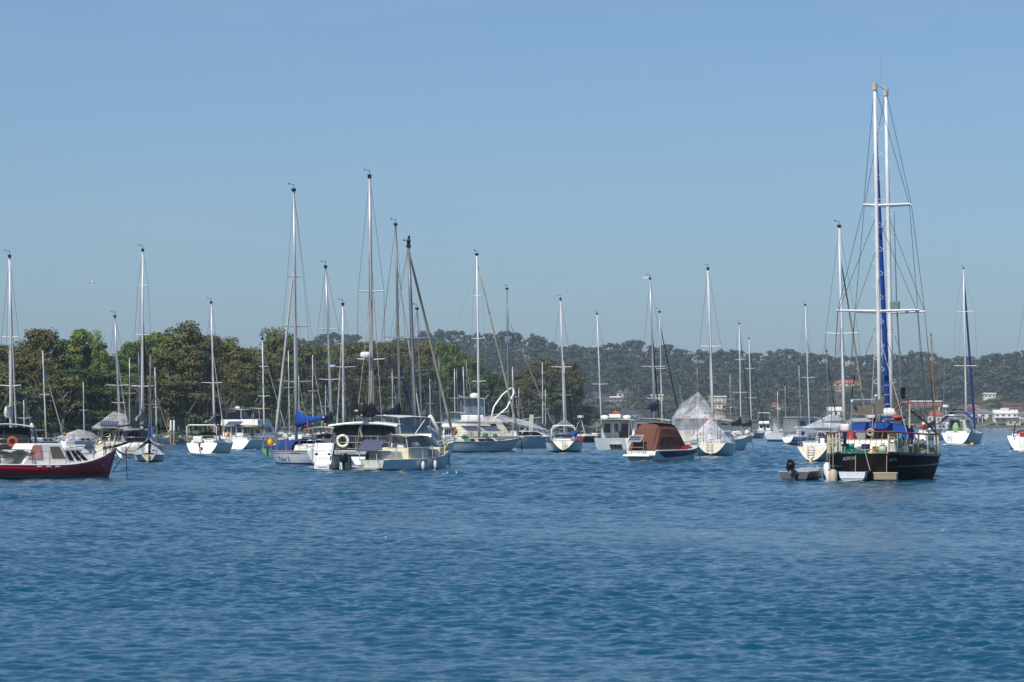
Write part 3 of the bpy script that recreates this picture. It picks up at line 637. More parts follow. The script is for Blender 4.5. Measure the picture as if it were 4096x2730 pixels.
# ------------------------------------------------------------------ boat building kit
# boat axes: x forward from the stern, y to port, z up from the water
def sstep(t): t = max(0, min(1, t)); return t * t * (3 - 2 * t)
class Hull:
    def __init__(s, L, B, wt=0.7, fb=(0.9, 0.85, 1.15), zks=-0.1, draft=0.4, over=0.9, tr=0.0, p=(0.3, 0.16, 0.55), tm=0.42, bowp=2.0, stem=0.03, kn=1.0):
        s.__dict__.update(locals())
    def w(s, t):
        B2 = s.B / 2
        if t < s.tm: return B2 * (s.wt + (1 - s.wt) * sin(pi / 2 * t / s.tm))
        return max(s.stem, B2 * (1 - ((t - s.tm) / (1 - s.tm)) ** s.bowp))
    def zd(s, t):
        a, m, b = s.fb
        return m + (a - m) * ((0.45 - t) / 0.45) ** 2 if t < 0.45 else m + (b - m) * ((t - 0.45) / 0.55) ** 2
    def zk(s, t): return s.zks + (-s.draft - s.zks) * sstep(t / 0.35)
    def pw(s, t):
        a, m, b = s.p
        return a + (m - a) * sstep(t / 0.25) if t < 0.45 else m + (b - m) * sstep((t - 0.45) / 0.55)
    def S(s, t, v, side=1):         # a point on the shell: t along, v from keel to deck edge
        zd, zk = s.zd(t), s.zk(t); z = zk + (zd - zk) * v
        vz = max(0, min(1, (z + 0.2) / (zd + 0.2)))
        x = t * s.L - s.over * (1 - vz) * t ** 5 + s.tr * vz * (1 - t) ** 6
        return Vector((x, side * s.w(t) * min(1.0, max(v, 1e-4) / s.kn) ** s.pw(t), z))
    def at_z(s, t, z, side=1, off=0.0):
        v = max(0.02, min(1, (z - s.zk(t)) / (s.zd(t) - s.zk(t)))); p = s.S(t, v, side)
        a = s.S(min(1, t + 0.02), v, side) - s.S(max(0, t - 0.02), v, side); b = s.S(t, min(1, v + 0.03), side) - s.S(t, max(0.01, v - 0.03), side)
        n = a.cross(b); n = n.normalized() if n.length > 1e-9 else Vector((0, side, 0))
        if n.y * side < 0: n = -n
        return p + n * off
    def edge(s, t, side=1, dz=0.0, inn=0.0):
        p = s.S(t, 1, side); p.y -= side * min(inn, abs(p.y)); p.z += dz; return p
    def mesh(s, nt=18, nv=9):
        mb = MB(); vsl = [i / nv for i in range(nv + 1)]
        ts = [(i / nt) for i in range(nt + 1)]
        for sd in (1, -1):
            g = [[s.S(t, v, sd) for v in vsl] for t in ts]
            mb.sheet(g if sd < 0 else [list(reversed(r_)) for r_ in g])
        return mb
    def transom(s, nv=9, ax=0.0):
        vsl = [i / nv for i in range(nv + 1)]
        ring = [s.S(0, v, 1) for v in vsl] + [s.S(0, v, -1) for v in reversed(vsl[1:])]
        ring = [Vector((p.x - ax, p.y, p.z)) for p in ring]
        return MB().add(ring, [tuple(range(len(ring)))])
    def deck(s, dz=-0.02, camber=0.05, nt=18):
        g = []
        for i in range(nt + 1):
            t = i / nt; a = s.edge(t, 1, dz); b = s.edge(t, -1, dz); g.append([a, a * 0.5 + b * 0.5 + Vector((0, 0, camber)), b])
        return MB().sheet(g)
    def line(s, t0, t1, side, dz=0.0, inn=0.0, n=14): return [s.edge(t0 + (t1 - t0) * i / n, side, dz, inn) for i in range(n + 1)]

class Boat:
    def __init__(s, name, label, cat, yw, psi, x=None, ref=0.0, group=None, D=None):
        """ref metres forward of the stern is the point of the keel line seen at photo column x; yw = row of the waterline at the stern"""
        s.psi = R(psi) + math.atan((x - 2048) / F); s.Ds = D or dist(yw); Dm = s.Ds + ref * cos(s.psi)
        s.X = (x - 2048) / F * Dm - ref * sin(s.psi); s.rz = pi / 2 - s.psi
        s.o = thing(name, label, cat, (s.X, s.Ds, 0), s.rz, group); s.px = F / s.Ds; s.h = None
    def p(s, name, mb, mat, parent=None, smooth=False, bev=0.0): return part(name, mb, mat, parent or s.o, smooth, bev)
    def w(s, q):                    # boat point -> world
        x, y, z = q; return Vector((s.X + x * sin(s.psi) - y * cos(s.psi), s.Ds + x * cos(s.psi) + y * sin(s.psi), z))
    def z_of(s, x, y, ypx):         # height above water of photo row ypx at boat position x, y
        return at(2048, ypx, s.w((x, y, 0)).y).z
    def hull(s, mat, trans=None, deck=None, rail=None, bul=0.0, railr=0.03, **kw):
        s.h = h = Hull(**kw); s.L = h.L; s.B = h.B
        s.p('hull', h.mesh(), mat, smooth=True); s.p('transom', h.transom(), trans or mat)
        s.p('deck', h.deck(-0.02 - bul), deck or WHITE2)
        if rail:
            for sd in (1, -1): s.p('toe_rail', MB().tube(h.line(0, 1, sd, 0.01), railr, 5), rail, smooth=True)
        return h
    # --- superstructure
    def block(s, name, x0, x1, w0, w1, z0, z1, fa=0.1, ff=0.4, ins=0.12, mat=None, bev=0.06, y=0.0, wins=(), wmat=None, front=(), back=(), sides=(1, -1)):
        o = s.p(name, MB().frus(x0, x1, w0, w1, z0, z1, fa, ff, ins, y), mat or WHITE, bev=bev)
        def P(sd, u, v):            # point on a side wall
            a = Vector((x0, y + sd * w0 / 2, z0)).lerp(Vector((x1, y + sd * w1 / 2, z0)), u); b = Vector((x0 + fa, y + sd * (w0 / 2 - ins), z1)).lerp(Vector((x1 - ff, y + sd * (w1 / 2 - ins), z1)), u)
            return a.lerp(b, v)
        for wn in wins:
            u0, u1, v0, v1 = wn[:4]; sk = wn[4] if len(wn) > 4 else 0.0
            for sd in sides:
                q = [P(sd, u0, v0), P(sd, u1, v0), P(sd, u1 - sk, v1), P(sd, u0 - sk, v1)]
                n = (q[1] - q[0]).cross(q[3] - q[0]).normalized(); n = n if n.y * sd > 0 else -n
                if sd < 0: q = q[::1]
                else: q = q[::-1]
                wo = s.p('window', MB().panel([a + n * 0.004 for a in q], 0.014), wmat or GLASS, o)
        def E(end, u, v):
            if end == 0: a0, a1, b0, b1 = (x0, w0 / 2, z0), (x0, -w0 / 2, z0), (x0 + fa, w0 / 2 - ins, z1), (x0 + fa, -w0 / 2 + ins, z1)
            else: a0, a1, b0, b1 = (x1, -w1 / 2, z0), (x1, w1 / 2, z0), (x1 - ff, -w1 / 2 + ins, z1), (x1 - ff, w1 / 2 - ins, z1)
            r_ = Vector(a0).lerp(Vector(a1), u).lerp(Vector(b0).lerp(Vector(b1), u), v); r_.y += y; return r_
        for end, lst in ((0, back), (1, front)):
            for (u0, u1, v0, v1, *mm) in lst:
                q = [E(end, u0, v0), E(end, u1, v0), E(end, u1, v1), E(end, u0, v1)]
                n = (q[1] - q[0]).cross(q[3] - q[0]).normalized(); d = -1 if end == 0 else 1
                if n.x * d < 0: q = q[::-1]; n = -n
                s.p('window' if not mm or mm[0] in (GLASS, GLASSB) else 'door', MB().panel([a + n * 0.004 for a in q], 0.016), mm[0] if mm else (wmat or GLASS), o)
        return o
    def arch(s, name, x0, x1, w, z0, z1, h0, mat, n=9, k=0.75, y=0.0, parent=None):      # canvas hood, low in front (x1), full height at x0
        rings = []
        for i in range(6):
            u = i / 5; x = x0 + (x1 - x0) * u; hh = (z1 - z0) * math.sqrt(max(0.0, 1 - (1 - h0) * u ** 2.2)); ww = w / 2 * (1 - 0.08 * u)
            rings.append([Vector((x, y + ww * math.copysign(abs(cos(a)) ** k, cos(a)), z0 + hh * sin(a) ** k)) for a in [pi * j / n for j in range(n + 1)]])
        return s.p(name, MB().loft(rings, closed=False), mat, parent, smooth=True)
    def canopy(s, name, x0, x1, w, z, mat, camber=0.12, posts=True, zb=None, th=0.05, pm=None, y=0.0):
        g = [[Vector((x0 + (x1 - x0) * i / 4, y + w * (j / 6 - 0.5), z - camber * ((j - 3) / 3) ** 2 - 0.05 * ((i - 2) / 2) ** 2)) for j in range(7)] for i in range(5)]
        o = s.p(name, MB().sheet(g, th), mat, smooth=True)
        if posts:
            for x in (x0 + 0.06, x1 - 0.06):
                for sd in (1, -1): s.p('post', MB().tube([(x, y + sd * (w / 2 - 0.06), z - camber - 0.04), (x * 0.9 + (x0 + x1) * 0.05, y + sd * (w / 2 + 0.02), zb)], 0.022, 5), pm or STEEL, o)
        return o
    # --- rails
    def rails(s, n=6, t0=0.03, t1=0.93, hgt=0.62, mat=None, lines=2, r=0.014, push=True, pulp=True, inn=0.06, wire=None):
        m = mat or STEEL; h = s.h
        for sd in (1, -1):
            for i in range(n):
                t = t0 + 0.1 + (t1 - t0 - 0.16) * i / max(1, n - 1); a = h.edge(t, sd, 0, inn); s.p('stanchion', MB().tube([a, a + Vector((0, 0, hgt))], r, 5), m)
            for k in range(lines): s.p('lifeline', MB().tube(h.line(t0, t1, sd, hgt * (1 - 0.48 * k), inn), 0.007, 4), wire or WIRE)
        if push:
            for k, zz in enumerate((hgt, hgt * 0.5)):
                a = h.line(0.12, 0.005, 1, zz, inn, 4); b = h.line(0.005, 0.12, -1, zz, inn, 4); s.p('pushpit', MB().tube(a + b, r * 1.15, 6), m, smooth=True)
            for t in (0.01, 0.11):
                for sd in (1, -1):
                    a = h.edge(t, sd, -0.02, inn); s.p('stanchion', MB().tube([a, a + Vector((0, 0, hgt))], r * 1.1, 5), m)
        if pulp:
            a = h.line(0.84, 0.985, 1, hgt, inn, 4); b = h.line(0.985, 0.84, -1, hgt, inn, 4); s.p('pulpit', MB().tube(a + b, r * 1.15, 6), m, smooth=True)
            for t in (0.85, 0.96):
                for sd in (1, -1):
                    a = h.edge(t, sd, -0.02, inn); s.p('stanchion', MB().tube([a, a + Vector((0.05, 0, hgt))], r * 1.1, 5), m)
    # --- rig
    def mast(s, mx, top, base, zb, mat=ALU, r=0.085, spr=(), wires=True, wire=WIRE, wr=0.011, vane=True, name='mast', y=0.0, sweep=0.0, sprr=1.0):
        """mast from deck height zb; top = (x, y) photo pixel of the masthead, base = photo column of its foot"""
        Dm = s.w((mx, y, 0)).y; zt = at(2048, top[1], Dm).z; dX = (top[0] - base) / F * Dm
        lx, ly = dX * sin(s.psi), -dX * cos(s.psi)
        b = Vector((mx, y, zb)); t_ = Vector((mx + lx, y + ly, zt))
        # keep the lean inside what a rake of the spar allows
        mo = s.p(name, MB().tube([b, b.lerp(t_, 0.3), b.lerp(t_, 0.7), t_], [r, r, r * 0.92, r * 0.7], 8), mat, smooth=True)
        f = lambda z: b.lerp(t_, (z - zb) / (zt - zb))
        s.mt = t_; s.mb = b; s.mf = f; tips = []
        for (ypx, lpx, rpx) in spr:
            z = at(2048, ypx, Dm).z; c = f(z); ln, rn = lpx / F * Dm, rpx / F * Dm
            pl = c + Vector((-sweep, ln, 0.05)); pr = c + Vector((-sweep, -rn, 0.05)); tips.append((z, pl, pr))
            s.p('spreader', MB().tube([pl, c, pr], [r * 0.3 * sprr, r * 0.42 * sprr, r * 0.3 * sprr], 5), mat, mo)
        if wires and s.h:
            tips.sort(key=lambda q: -q[0]); tc = mx / s.L
            for sd in (1, -1):
                pts = [t_] + [q[1] if sd > 0 else q[2] for q in tips] + [s.h.edge(tc - 0.02, sd, 0.0, 0.08)]
                s.p('shroud', MB().tube(pts, wr, 4), wire, mo)
                if tips: s.p('shroud', MB().tube([f(tips[-1][0] - 0.1), s.h.edge(tc - 0.06, sd, 0, 0.1)], wr, 4), wire, mo)
        if wires and s.h:
            for k, (dx, dy, fz) in enumerate(((-0.28, 0.10, 0.99), (-0.22, -0.16, 0.8), (0.25, 0.08, 0.96))):
                s.p('halyard', MB().tube([b.lerp(t_, fz), b + Vector((dx, dy, 0.15))], 0.010, 4), ROPE if k % 2 else wire, mo)
            for sd in (1, -1): s.p('lazy_jack', MB().tube([f(zb + (zt - zb) * 0.55) + Vector((0, sd * 0.05, 0)), b + Vector((-2.6, sd * 0.2, 1.1))], 0.008, 4), wire, mo)
        if vane:
            s.p('masthead_gear', MB().tube([t_, t_ + Vector((0, 0, 0.35))], 0.015, 4).tube([t_ + Vector((0, 0, 0.3)), t_ + Vector((0, 0.3, 0.34))], 0.012, 4).box(t_ + Vector((0, 0.3, 0.36)), (0.14, 0.03, 0.1)).box(t_, (0.26, 0.2, 0.16)), BLACKP, mo)
        return mo
    def stay(s, a, b, r=0.009, mat=None, name='stay', parent=None): return s.p(name, MB().tube([a, b], r, 4), mat or WIRE, parent)
    def furl(s, frac=0.97, mat=SAILW, r=0.06, foot=None):
        a = s.mb.lerp(s.mt, frac); b = foot or Vector((s.L - 0.25, 0, s.h.zd(1) + 0.2)); n = 8
        pts = [a.lerp(b, i / n) for i in range(n + 1)]; rr = [r * 0.3] + [r * (0.6 + 0.5 * (i / n)) for i in range(1, n)] + [r * 0.6]
        return s.p('furled_jib', MB().tube(pts, rr, 7), mat, smooth=True)
    def backstay(s): s.stay(s.mt, Vector((0.15, 0, s.h.zd(0) + 0.05)), name='backstay')
    def boom(s, ln, z, mat=None, cover=None, fat=(0.55, 0.22), r=0.06, rise=0.0, yaw=0.0, cw=0.17):
        a = s.mf(z) + Vector((-0.12, 0, 0)); d = Vector((-cos(yaw), sin(yaw), 0)); b = a + d * ln + Vector((0, 0, rise))
        bo = s.p('boom', MB().tube([a, b], r, 7), mat or ALU, smooth=True)
        if cover:
            rings = []
            for i in range(9):
                u = i / 8; c = a.lerp(b, u * 0.97); hh = fat[1] + (fat[0] - fat[1]) * (1 - u) ** 2.4; hh *= 1 + 0.06 * sin(i * 2.3); wv = cw * (1 - 0.3 * u)
                nrm = Vector((d.y, -d.x, 0))
                rings.append([c + Vector((0, 0, -0.09 + hh * (0.5 - 0.5 * cos(q)))) + nrm * (wv * sin(q) * (1.1 - 0.45 * (0.5 - 0.5 * cos(q)))) for q in [2 * pi * j / 10 for j in range(10)]])
            s.p('sail_cover', MB().loft(rings), cover, bo, smooth=True)
        return bo
    # --- small fittings
    def ladder(s, x, y, z0, z1, w=0.32, n=4, mat=STEEL, lean=0.0):
        mb = MB()
        for sd in (1, -1): mb.tube([(x - lean, y + sd * w / 2, z0), (x, y + sd * w / 2, z1)], 0.018, 5)
        for i in range(n): zz = z0 + (z1 - z0) * (i + 0.4) / n; mb.tube([(x - lean * (1 - (i + .4) / n), y - w / 2, zz), (x - lean * (1 - (i + .4) / n), y + w / 2, zz)], 0.018, 5)
        return s.p('ladder', mb, mat)
    def solar(s, c, lx, ly, tilt_y=0.0, tilt_x=0.0, rz=0.0, frame=None):
        o = s.p('solar_panel', MB().box((0, 0, 0), (lx, ly, 0.03)), SOLAR); o.location = c; o.rotation_euler = (tilt_x, tilt_y, rz)
        fr = MB(); t_ = 0.04
        for q, d in (((0, ly / 2, 0), (lx + t_, t_, 0.06)), ((0, -ly / 2, 0), (lx + t_, t_, 0.06)), ((lx / 2, 0, 0), (t_, ly, 0.06)), ((-lx / 2, 0, 0), (t_, ly, 0.06))): fr.box(q, d)
        part('frame', fr, frame or STEEL, o); return o
    def hang(s, name, label, cat, q, group=None): return thing(name, label, cat, s.w(q), s.rz, group)
    def bow_buoy(s, label, t=0.93, sd=-1, hgt=0.5, r=0.2, mat=None):
        e = s.h.edge(t, sd, hgt, 0.02); o = s.hang('pickup_buoy', label, 'buoy', e, 'yellow buoys hung on bow rails')
        part('float', MB().ell((0, 0, 0), (r, r * 0.8, r * 1.1), 10, 6), mat or YELLOW, o, True); part('lanyard', MB().tube([(0, 0, r), (0, 0, r + 0.14)], 0.02, 5), ROPE, o)
    def mooring(s, t=0.99, dz=-0.15, dx=0.8, dy=0.0, mat=None, r=0.025):
        a = s.h.S(1, 0.92, 1); a.y = 0; return s.p('mooring_rope', MB().tube([a, a + Vector((dx * 0.5, dy, -a.z * 0.55)), Vector((a.x + dx, dy, -0.2))], r, 5), mat or BLACKP)
    def ball(s, label, q, r, mat, name='fender', cat='fender', group=None):
        o = s.hang(name, label, cat, q, group); part('body', MB().ell((0, 0, 0), r, 12, 8), mat, o, True); part('eye', MB().torus((0, 0, r), 0.05, 0.015, (1, 0, 0), 8, 4), BLACKP, o); return o

def fender(bt, label, q, ln, r, mat=FENDER, group=None, rope=0.5):
    o = bt.hang('fender', label, 'fender', q, group)
    part('body', MB().tube([(0, 0, 0), (0, 0, -0.06), (0, 0, -0.16), (0, 0, -ln + 0.16), (0, 0, -ln + 0.05), (0, 0, -ln)], [r * 0.25, r * 0.6, r, r, r * 0.6, r * 0.25], 10), mat, o, True)
    part('end_cap', MB().tube([(0, 0, 0.03), (0, 0, -0.05)], [r * 0.3, r * 0.45], 8), BLACKP, o)
    part('rope', MB().tube([(0, 0, 0), (0, 0.0, rope)], 0.014, 4), ROPE, o); return o
def outboard(bt, parent, q, sc=1.0, rz=0.0, up=0.0, cowl=BLACKP):
    """an outboard motor as a thing: cowl, shaft, bracket, propeller"""
    o = parent; m = Matrix.Translation(Vector(q)) @ Matrix.Rotation(rz, 4, 'Z') @ Matrix.Rotation(up, 4, 'Y') @ Matrix.Scale(sc, 4)
    def tr(mb): mb.v = [tuple(m @ Vector(v)) for v in mb.v]; return mb
    part('cowl', tr(MB().loft([[Vector((x, y * k, z)) for x, y in ((-0.3, -0.12), (-0.22, -0.17), (0.12, -0.17), (0.2, -0.1), (0.2, 0.1), (0.12, 0.17), (-0.22, 0.17), (-0.3, 0.12))] for z, k in ((0.12, 0.8), (0.2, 1), (0.42, 1.0), (0.5, 0.75))])), cowl, o, True)
    part('shaft', tr(MB().box((-0.02, 0, -0.2), (0.14, 0.1, 0.7)).box((-0.02, 0, -0.58), (0.34, 0.09, 0.1))), BLACKP, o)
    part('bracket', tr(MB().box((0.12, 0, 0.0), (0.14, 0.2, 0.26))), STEEL, o)
    part('propeller', tr(MB().torus((-0.2, 0, -0.6), 0.07, 0.03, (1, 0, 0), 8, 5)), BLACKP, o)
def boat_net(bt, name, pts, tris, mat): return bt.p(name, MB().add([Vector(p) for p in pts], tris), mat)

HW = hullmat('hull_white', '#e9e9e6', [(0.06, '#14181c')]); HWB = hullmat('hull_white_blue_boot', '#d3d5d6', [(0.05, '#15181c'), (0.10, '#b8bcc0'), (0.21, '#1d3d8c')])
HWG = hullmat('hull_white_weedy', '#e6e6df', [(0.05, '#23261c')], dirt='#6e7a4c', dirt_amt=0.4, growth=0.85)
HCR = hullmat('hull_cream', '#d6cfb8', [(0.07, '#3a1f1c')], growth=0.4); HBL = hullmat('hull_pale_blue', '#b9c3cb', [(0.06, '#15181c')])
HNV = hullmat('hull_white_navy_boot', '#e4e6e6', [(0.16, '#1a2c4e')])

def yacht(label, xb, yw, psi, L, B, top, mf=0.56, hull=HW, wt=0.7, fb=None, spr=(), mat=ALU, r=0.085, furl=None, frac=0.95, boom=None, cover=None, fat=(0.55, 0.22), zboom=None, rise=0.0, cabin=True, detail=2, trans=None,
          dodger=None, bimini=None, ladder=False, wires=True, zks=-0.1, tr=0.25, p=None, buoy=None, rail=None, cab=WHITE, wins=((0.12, 0.38, 0.3, 0.8), (0.46, 0.72, 0.3, 0.8)), over=0.9, D=None, group=None, name='sailing_yacht', vane=True, moor=False, back=True, furlr=0.06, wr=0.011):
    b = Boat(name, label, 'yacht', yw, psi, xb, mf * L, group, D); b.mx = mf * L
    fb = fb or (0.85 * (L / 10) ** 0.5, 0.82 * (L / 10) ** 0.5, 1.15 * (L / 10) ** 0.5)
    h = b.hull(hull, trans, L=L, B=B, wt=wt, fb=fb, zks=zks, tr=tr, over=over, p=p or (0.3, 0.16, 0.55), rail=rail or (WOODG if detail > 1 else None))
    zd = h.zd(0.5); b.zdk = zd; zc = zd + 0.36
    if cabin:
        b.block('coachroof', L * 0.30, L * 0.74, B * 0.62, B * 0.42, zd - 0.05, zc, 0.05, 0.6, 0.1, cab, wins=wins if detail else (), back=((0.36, 0.64, 0.1, 0.9, BLACKP),) if detail else ())
        b.p('cockpit_coaming', MB().frus(L * 0.07, L * 0.31, B * wt * 0.78, B * 0.66, h.zd(0.15) - 0.05, h.zd(0.15) + 0.26, 0.05, 0.0, 0.08), cab, bev=0.05)
        b.p('hatch', MB().box((L * 0.62, 0, zc + 0.0), (0.55, 0.5, 0.1)), GLASSB, bev=0.02)
        if detail > 1: b.p('companionway_slide', MB().box((L * 0.36, 0, zc + 0.02), (0.8, 0.7, 0.08)), cab, bev=0.02)
    if detail > 1: b.rails(n=5 if L > 7 else 3)
    elif detail: b.rails(n=3, lines=1, push=True)
    b.mast(mf * L, top, xb, zc - 0.05 if cabin else zd, mat, r, spr, wires and detail > 0, vane=vane, wr=wr)
    if furl is not None: b.furl(frac, furl, furlr)
    elif wires: b.stay(b.mb.lerp(b.mt, frac), Vector((L - 0.2, 0, h.zd(1))), name='forestay')
    if back and wires: b.backstay()
    if boom: b.boom(boom, zboom or zc + 0.75, None, cover, fat, rise=rise)
    if dodger:
        b.arch('sprayhood', L * 0.27, L * 0.40, B * 0.62, zd + 0.1, zd + 1.0, 0.45, dodger)
    if bimini: b.canopy('bimini', L * 0.04, L * 0.25, B * 0.7, zd + 1.95, bimini, zb=h.zd(0.1))
    if ladder: b.ladder(-0.05, 0.0, 0.1, h.zd(0) + 0.15)
    if buoy: b.bow_buoy(buoy)
    if moor: b.mooring()
    return b
# ------------------------------------------------------------------ red motor sailer at the left edge
HRED = hullmat('hull_crimson', '#c21a2c', [(0.03, '#171a1c'), (0.15, '#61777b')], rough=0.22, dirt='#5a1220', dirt_amt=0.35, growth=0.35)
b = Boat('motor_sailer', 'crimson-hulled motor sailer with white wheelhouse and three slanted dark windows', 'boat', 1918, 56, 466, 7.12); b.o.scale = (0.89, 0.95, 1.0)
h = b.hull(HRED, L=8.0, B=2.8, wt=0.78, fb=(0.66, 0.62, 1.34), over=0.55, tr=-0.15, p=(0.26, 0.34, 0.7), kn=0.8, rail=WHITE, railr=0.035, deck=WHITE2)
PK = M('peeling_pink_paint', '#b5766b', 0.8, var=0.3, scale=6, dirt='#e0d9d0', dirt_amt=0.9)
b.block('wheelhouse', 1.5, 4.6, 2.0, 1.9, 0.55, 1.6, 0.9, 0.5, 0.18, WHITE, wins=((0.62, 0.93, 0.35, 0.86, 0.05),), wmat=TANG)
b.p('peeled_side_panel', MB().panel([(2.0, -0.955, 0.9), (2.85, -0.955, 0.9), (2.85, -0.835, 1.52), (2.35, -0.835, 1.52)], -0.02), PK)
b.block('cabin', 4.3, 6.9, 1.85, 1.15, 0.58, 1.42, 0.0, 1.15, 0.22, WHITE, wins=((0.10, 0.24, 0.3, 0.82, 0.07), (0.32, 0.46, 0.3, 0.82, 0.07), (0.52, 0.66, 0.3, 0.82, 0.07)))
b.p('roof_box', MB().frus(4.7, 5.2, 0.62, 0.6, 1.42, 1.7, -0.04, -0.04, -0.04), WHITE, bev=0.02); b.p('skylight', MB().box((5.5, 0.0, 1.47), (0.7, 0.7, 0.12)), WHITE, bev=0.03)
b.p('vent_cowl', MB().tube([(4.25, -0.35, 1.58), (4.25, -0.35, 1.72), (4.32, -0.35, 1.8)], [0.06, 0.06, 0.1], 8), STEEL)
BRN = M('rusty_rail', '#5b4d44', 0.6, 0.2)
b.rails(n=7, hgt=0.62, mat=BRN, lines=2, r=0.017, push=False)
for sd in (1, -1):
    for t in (0.86, 0.93): a = h.edge(t, sd, -0.02, 0.05); b.p('pulpit_leg', MB().tube([a, a + Vector((0.35, -0.02 * sd, 0.85))], 0.026, 6), CREAM)
    b.p('pulpit_rail', MB().tube([h.edge(0.8, sd, 0.62, 0.05), h.edge(0.9, sd, 0.85, 0.05) + Vector((0.2, 0, 0)), Vector((8.35, 0.05 * sd, 2.2))], 0.02, 6), BRN)
b.p('bowsprit', MB().tube([(7.2, 0, 1.36), (8.0, 0, 1.46), (9.1, 0, 1.72)], [0.07, 0.06, 0.045], 8), M('dark_spar', '#2f2b2a', 0.6)); b.p('anchor', MB().tube([(8.0, 0, 1.3), (8.35, 0, 1.12)], 0.035, 6).tube([(8.25, -0.22, 1.2), (8.4, 0, 1.08), (8.25, 0.22, 1.2)], 0.03, 5), STEEL)
b.p('bobstay', MB().tube([(9.0, 0, 1.66), (7.75, 0, 0.25)], 0.02, 5), BLACKP); b.p('mooring_rope', MB().tube([(8.6, 0, 1.45), (8.75, 0.1, -0.2)], 0.022, 5), BLACKP)
b.p('stern_frame', MB().tube([(0.3, -1.0, 0.66), (0.3, -1.0, 1.35), (0.3, 1.0, 1.35), (0.3, 1.0, 0.66)], 0.025, 6).tube([(0.3, -1.0, 1.35), (2.2, -0.95, 1.3)], 0.025, 6).tube([(1.2, -1.0, 0.66), (1.2, -1.0, 1.33)], 0.02, 6), BRN)
b.p('awning', MB().sheet([[(0.35 + 1.7 * i / 3, -0.98 + 1.96 * j / 4, 1.33 - 0.12 * (i % 2) - 0.02 * j) for j in range(5)] for i in range(4)], 0.02), WHITE2)
for k in range(3): b.p('fairlead', MB().box(h.at_z(0.30 + 0.065 * k, 0.56, -1, 0.012), (0.3, 0.03, 0.06), 0.05), WHITE, bev=0.02)
b.p('handrail', MB().tube([(4.6, -0.72, 1.4), (5.4, -0.6, 1.45), (6.2, -0.45, 1.36)], 0.015, 5), BRN); b.p('deck_winch', MB().tube([(2.3, -1.05, 0.63), (2.3, -1.05, 0.85)], [0.09, 0.06], 8), STEEL)
dk = b.hang('tender', 'white tender tub stowed on the red motor sailer stern', 'dinghy', (0.75, -0.35, 0.62)); part('hull', MB().ell((0, 0, 0.28), (0.62, 0.42, 0.3), 12, 8), WHITE2, dk, True); part('gunwale', MB().torus((0, 0, 0.4), 0.46, 0.03, (0, 0, 1), 16, 5), WOODG, dk)

# ------------------------------------------------------------------ catamaran with dark enclosure
b = Boat('catamaran', 'white catamaran with dark vinyl enclosure, seen from behind its sterns', 'catamaran', 1883, 7, 1440, 0.0)
hc = Hull(L=11.0, B=1.25, wt=0.8, fb=(1.45, 1.35, 1.5), zks=-0.25, over=0.4, tr=1.15, p=(0.12, 0.1, 0.5), tm=0.35); b.h = hc; b.L = 11.0; b.B = 5.2
for yo, nm in ((2.05, 'port'), (-2.05, 'starboard')):
    for name, mb, mt, sm_ in (('hull', hc.mesh(), HW, True), ('transom', hc.transom(), WHITE, False), ('deck', hc.deck(), WHITE2, False)):
        mb.v = [(x, y + yo, z) for x, y, z in mb.v]; q = b.p(name, mb, mt, smooth=sm_)
    for k in range(3): b.p('boarding_step', MB().box((0.48 + 0.36 * k, yo, 0.20 + 0.38 * k), (0.8, 0.82, 0.36)), WHITE, bev=0.04)
    for k in (-1, 1): b.p('stern_vent', MB().box((0.50, yo + 0.34 * k, 0.86), (0.05, 0.16, 0.12), 0, 0.9), BLACKP)
    b.p('swim_grip', MB().tube([(0.02, yo - 0.22, 0.28), (-0.03, yo - 0.22, 0.3), (-0.03, yo + 0.22, 0.3), (0.02, yo + 0.22, 0.28)], 0.018, 5), STEEL)
    for sd in (1, -1): b.p('stern_rail', MB().tube([(0.2, yo + sd * 0.52, 0.35), (0.2, yo + sd * 0.52, 1.0), (1.1, yo + sd * 0.52, 2.0), (1.5, yo + sd * 0.52, 2.0), (1.5, yo + sd * 0.52, 1.4)], 0.018, 5), STEEL)
b.p('bridge_deck', MB().frus(1.2, 9.0, 3.0, 2.6, 0.72, 1.02, 0, 0.4, 0), GREYP, bev=0.04); b.p('crossbeam', MB().box((1.1, 0, 0.95), (0.22, 3.0, 0.24)), GREYP, bev=0.03)
DV = M('dark_vinyl', '#26272a', 0.22, spec=0.5, var=0.2, scale=0.8)
b.block('enclosure', 1.55, 5.2, 3.75, 3.5, 1.02, 2.42, 0.35, 0.3, 0.25, DV, bev=0.05)
for y in (-1.05, 0.15, 1.2): b.p('enclosure_seam', MB().tube([(1.53, y, 1.05), (1.87, y * 0.92, 2.4)], 0.012, 4), BLACKP)
g = [[Vector((1.2 + 4.6 * i / 5, -1.85 + 3.7 * j / 8, 2.62 - 0.16 * ((j - 4) / 4) ** 2 - 0.05 * ((i - 2.5) / 2.5) ** 2)) for j in range(9)] for i in range(6)]
b.p('hardtop', MB().sheet(g, 0.09), WHITE, smooth=True); b.p('hardtop_edge', MB().tube([g[0][j] - Vector((0, 0, 0.05)) for j in range(9)], 0.06, 6), WHITE)
b.block('deckhouse', 5.0, 8.6, 3.4, 2.2, 1.3, 2.15, 0, 1.5, 0.3, WHITE, wins=((0.1, 0.75, 0.35, 0.8),))
for zz in (1.15, 1.48, 1.82): b.p('guard_rail', MB().tube([(1.3, 1.5, zz), (1.3, -1.5, zz)], 0.016, 5), STEEL)
for y in (-1.4, -0.45, 0.4, 1.4): b.p('stanchion', MB().tube([(1.3, y, 1.0), (1.3, y, 1.85)], 0.018, 5), STEEL)
b.p('engine_pod', MB().frus(0.9, 2.2, 0.55, 0.5, 0.02, 0.75, 0.1, 0.2, 0.02, 0.95), WHITE2, bev=0.04)
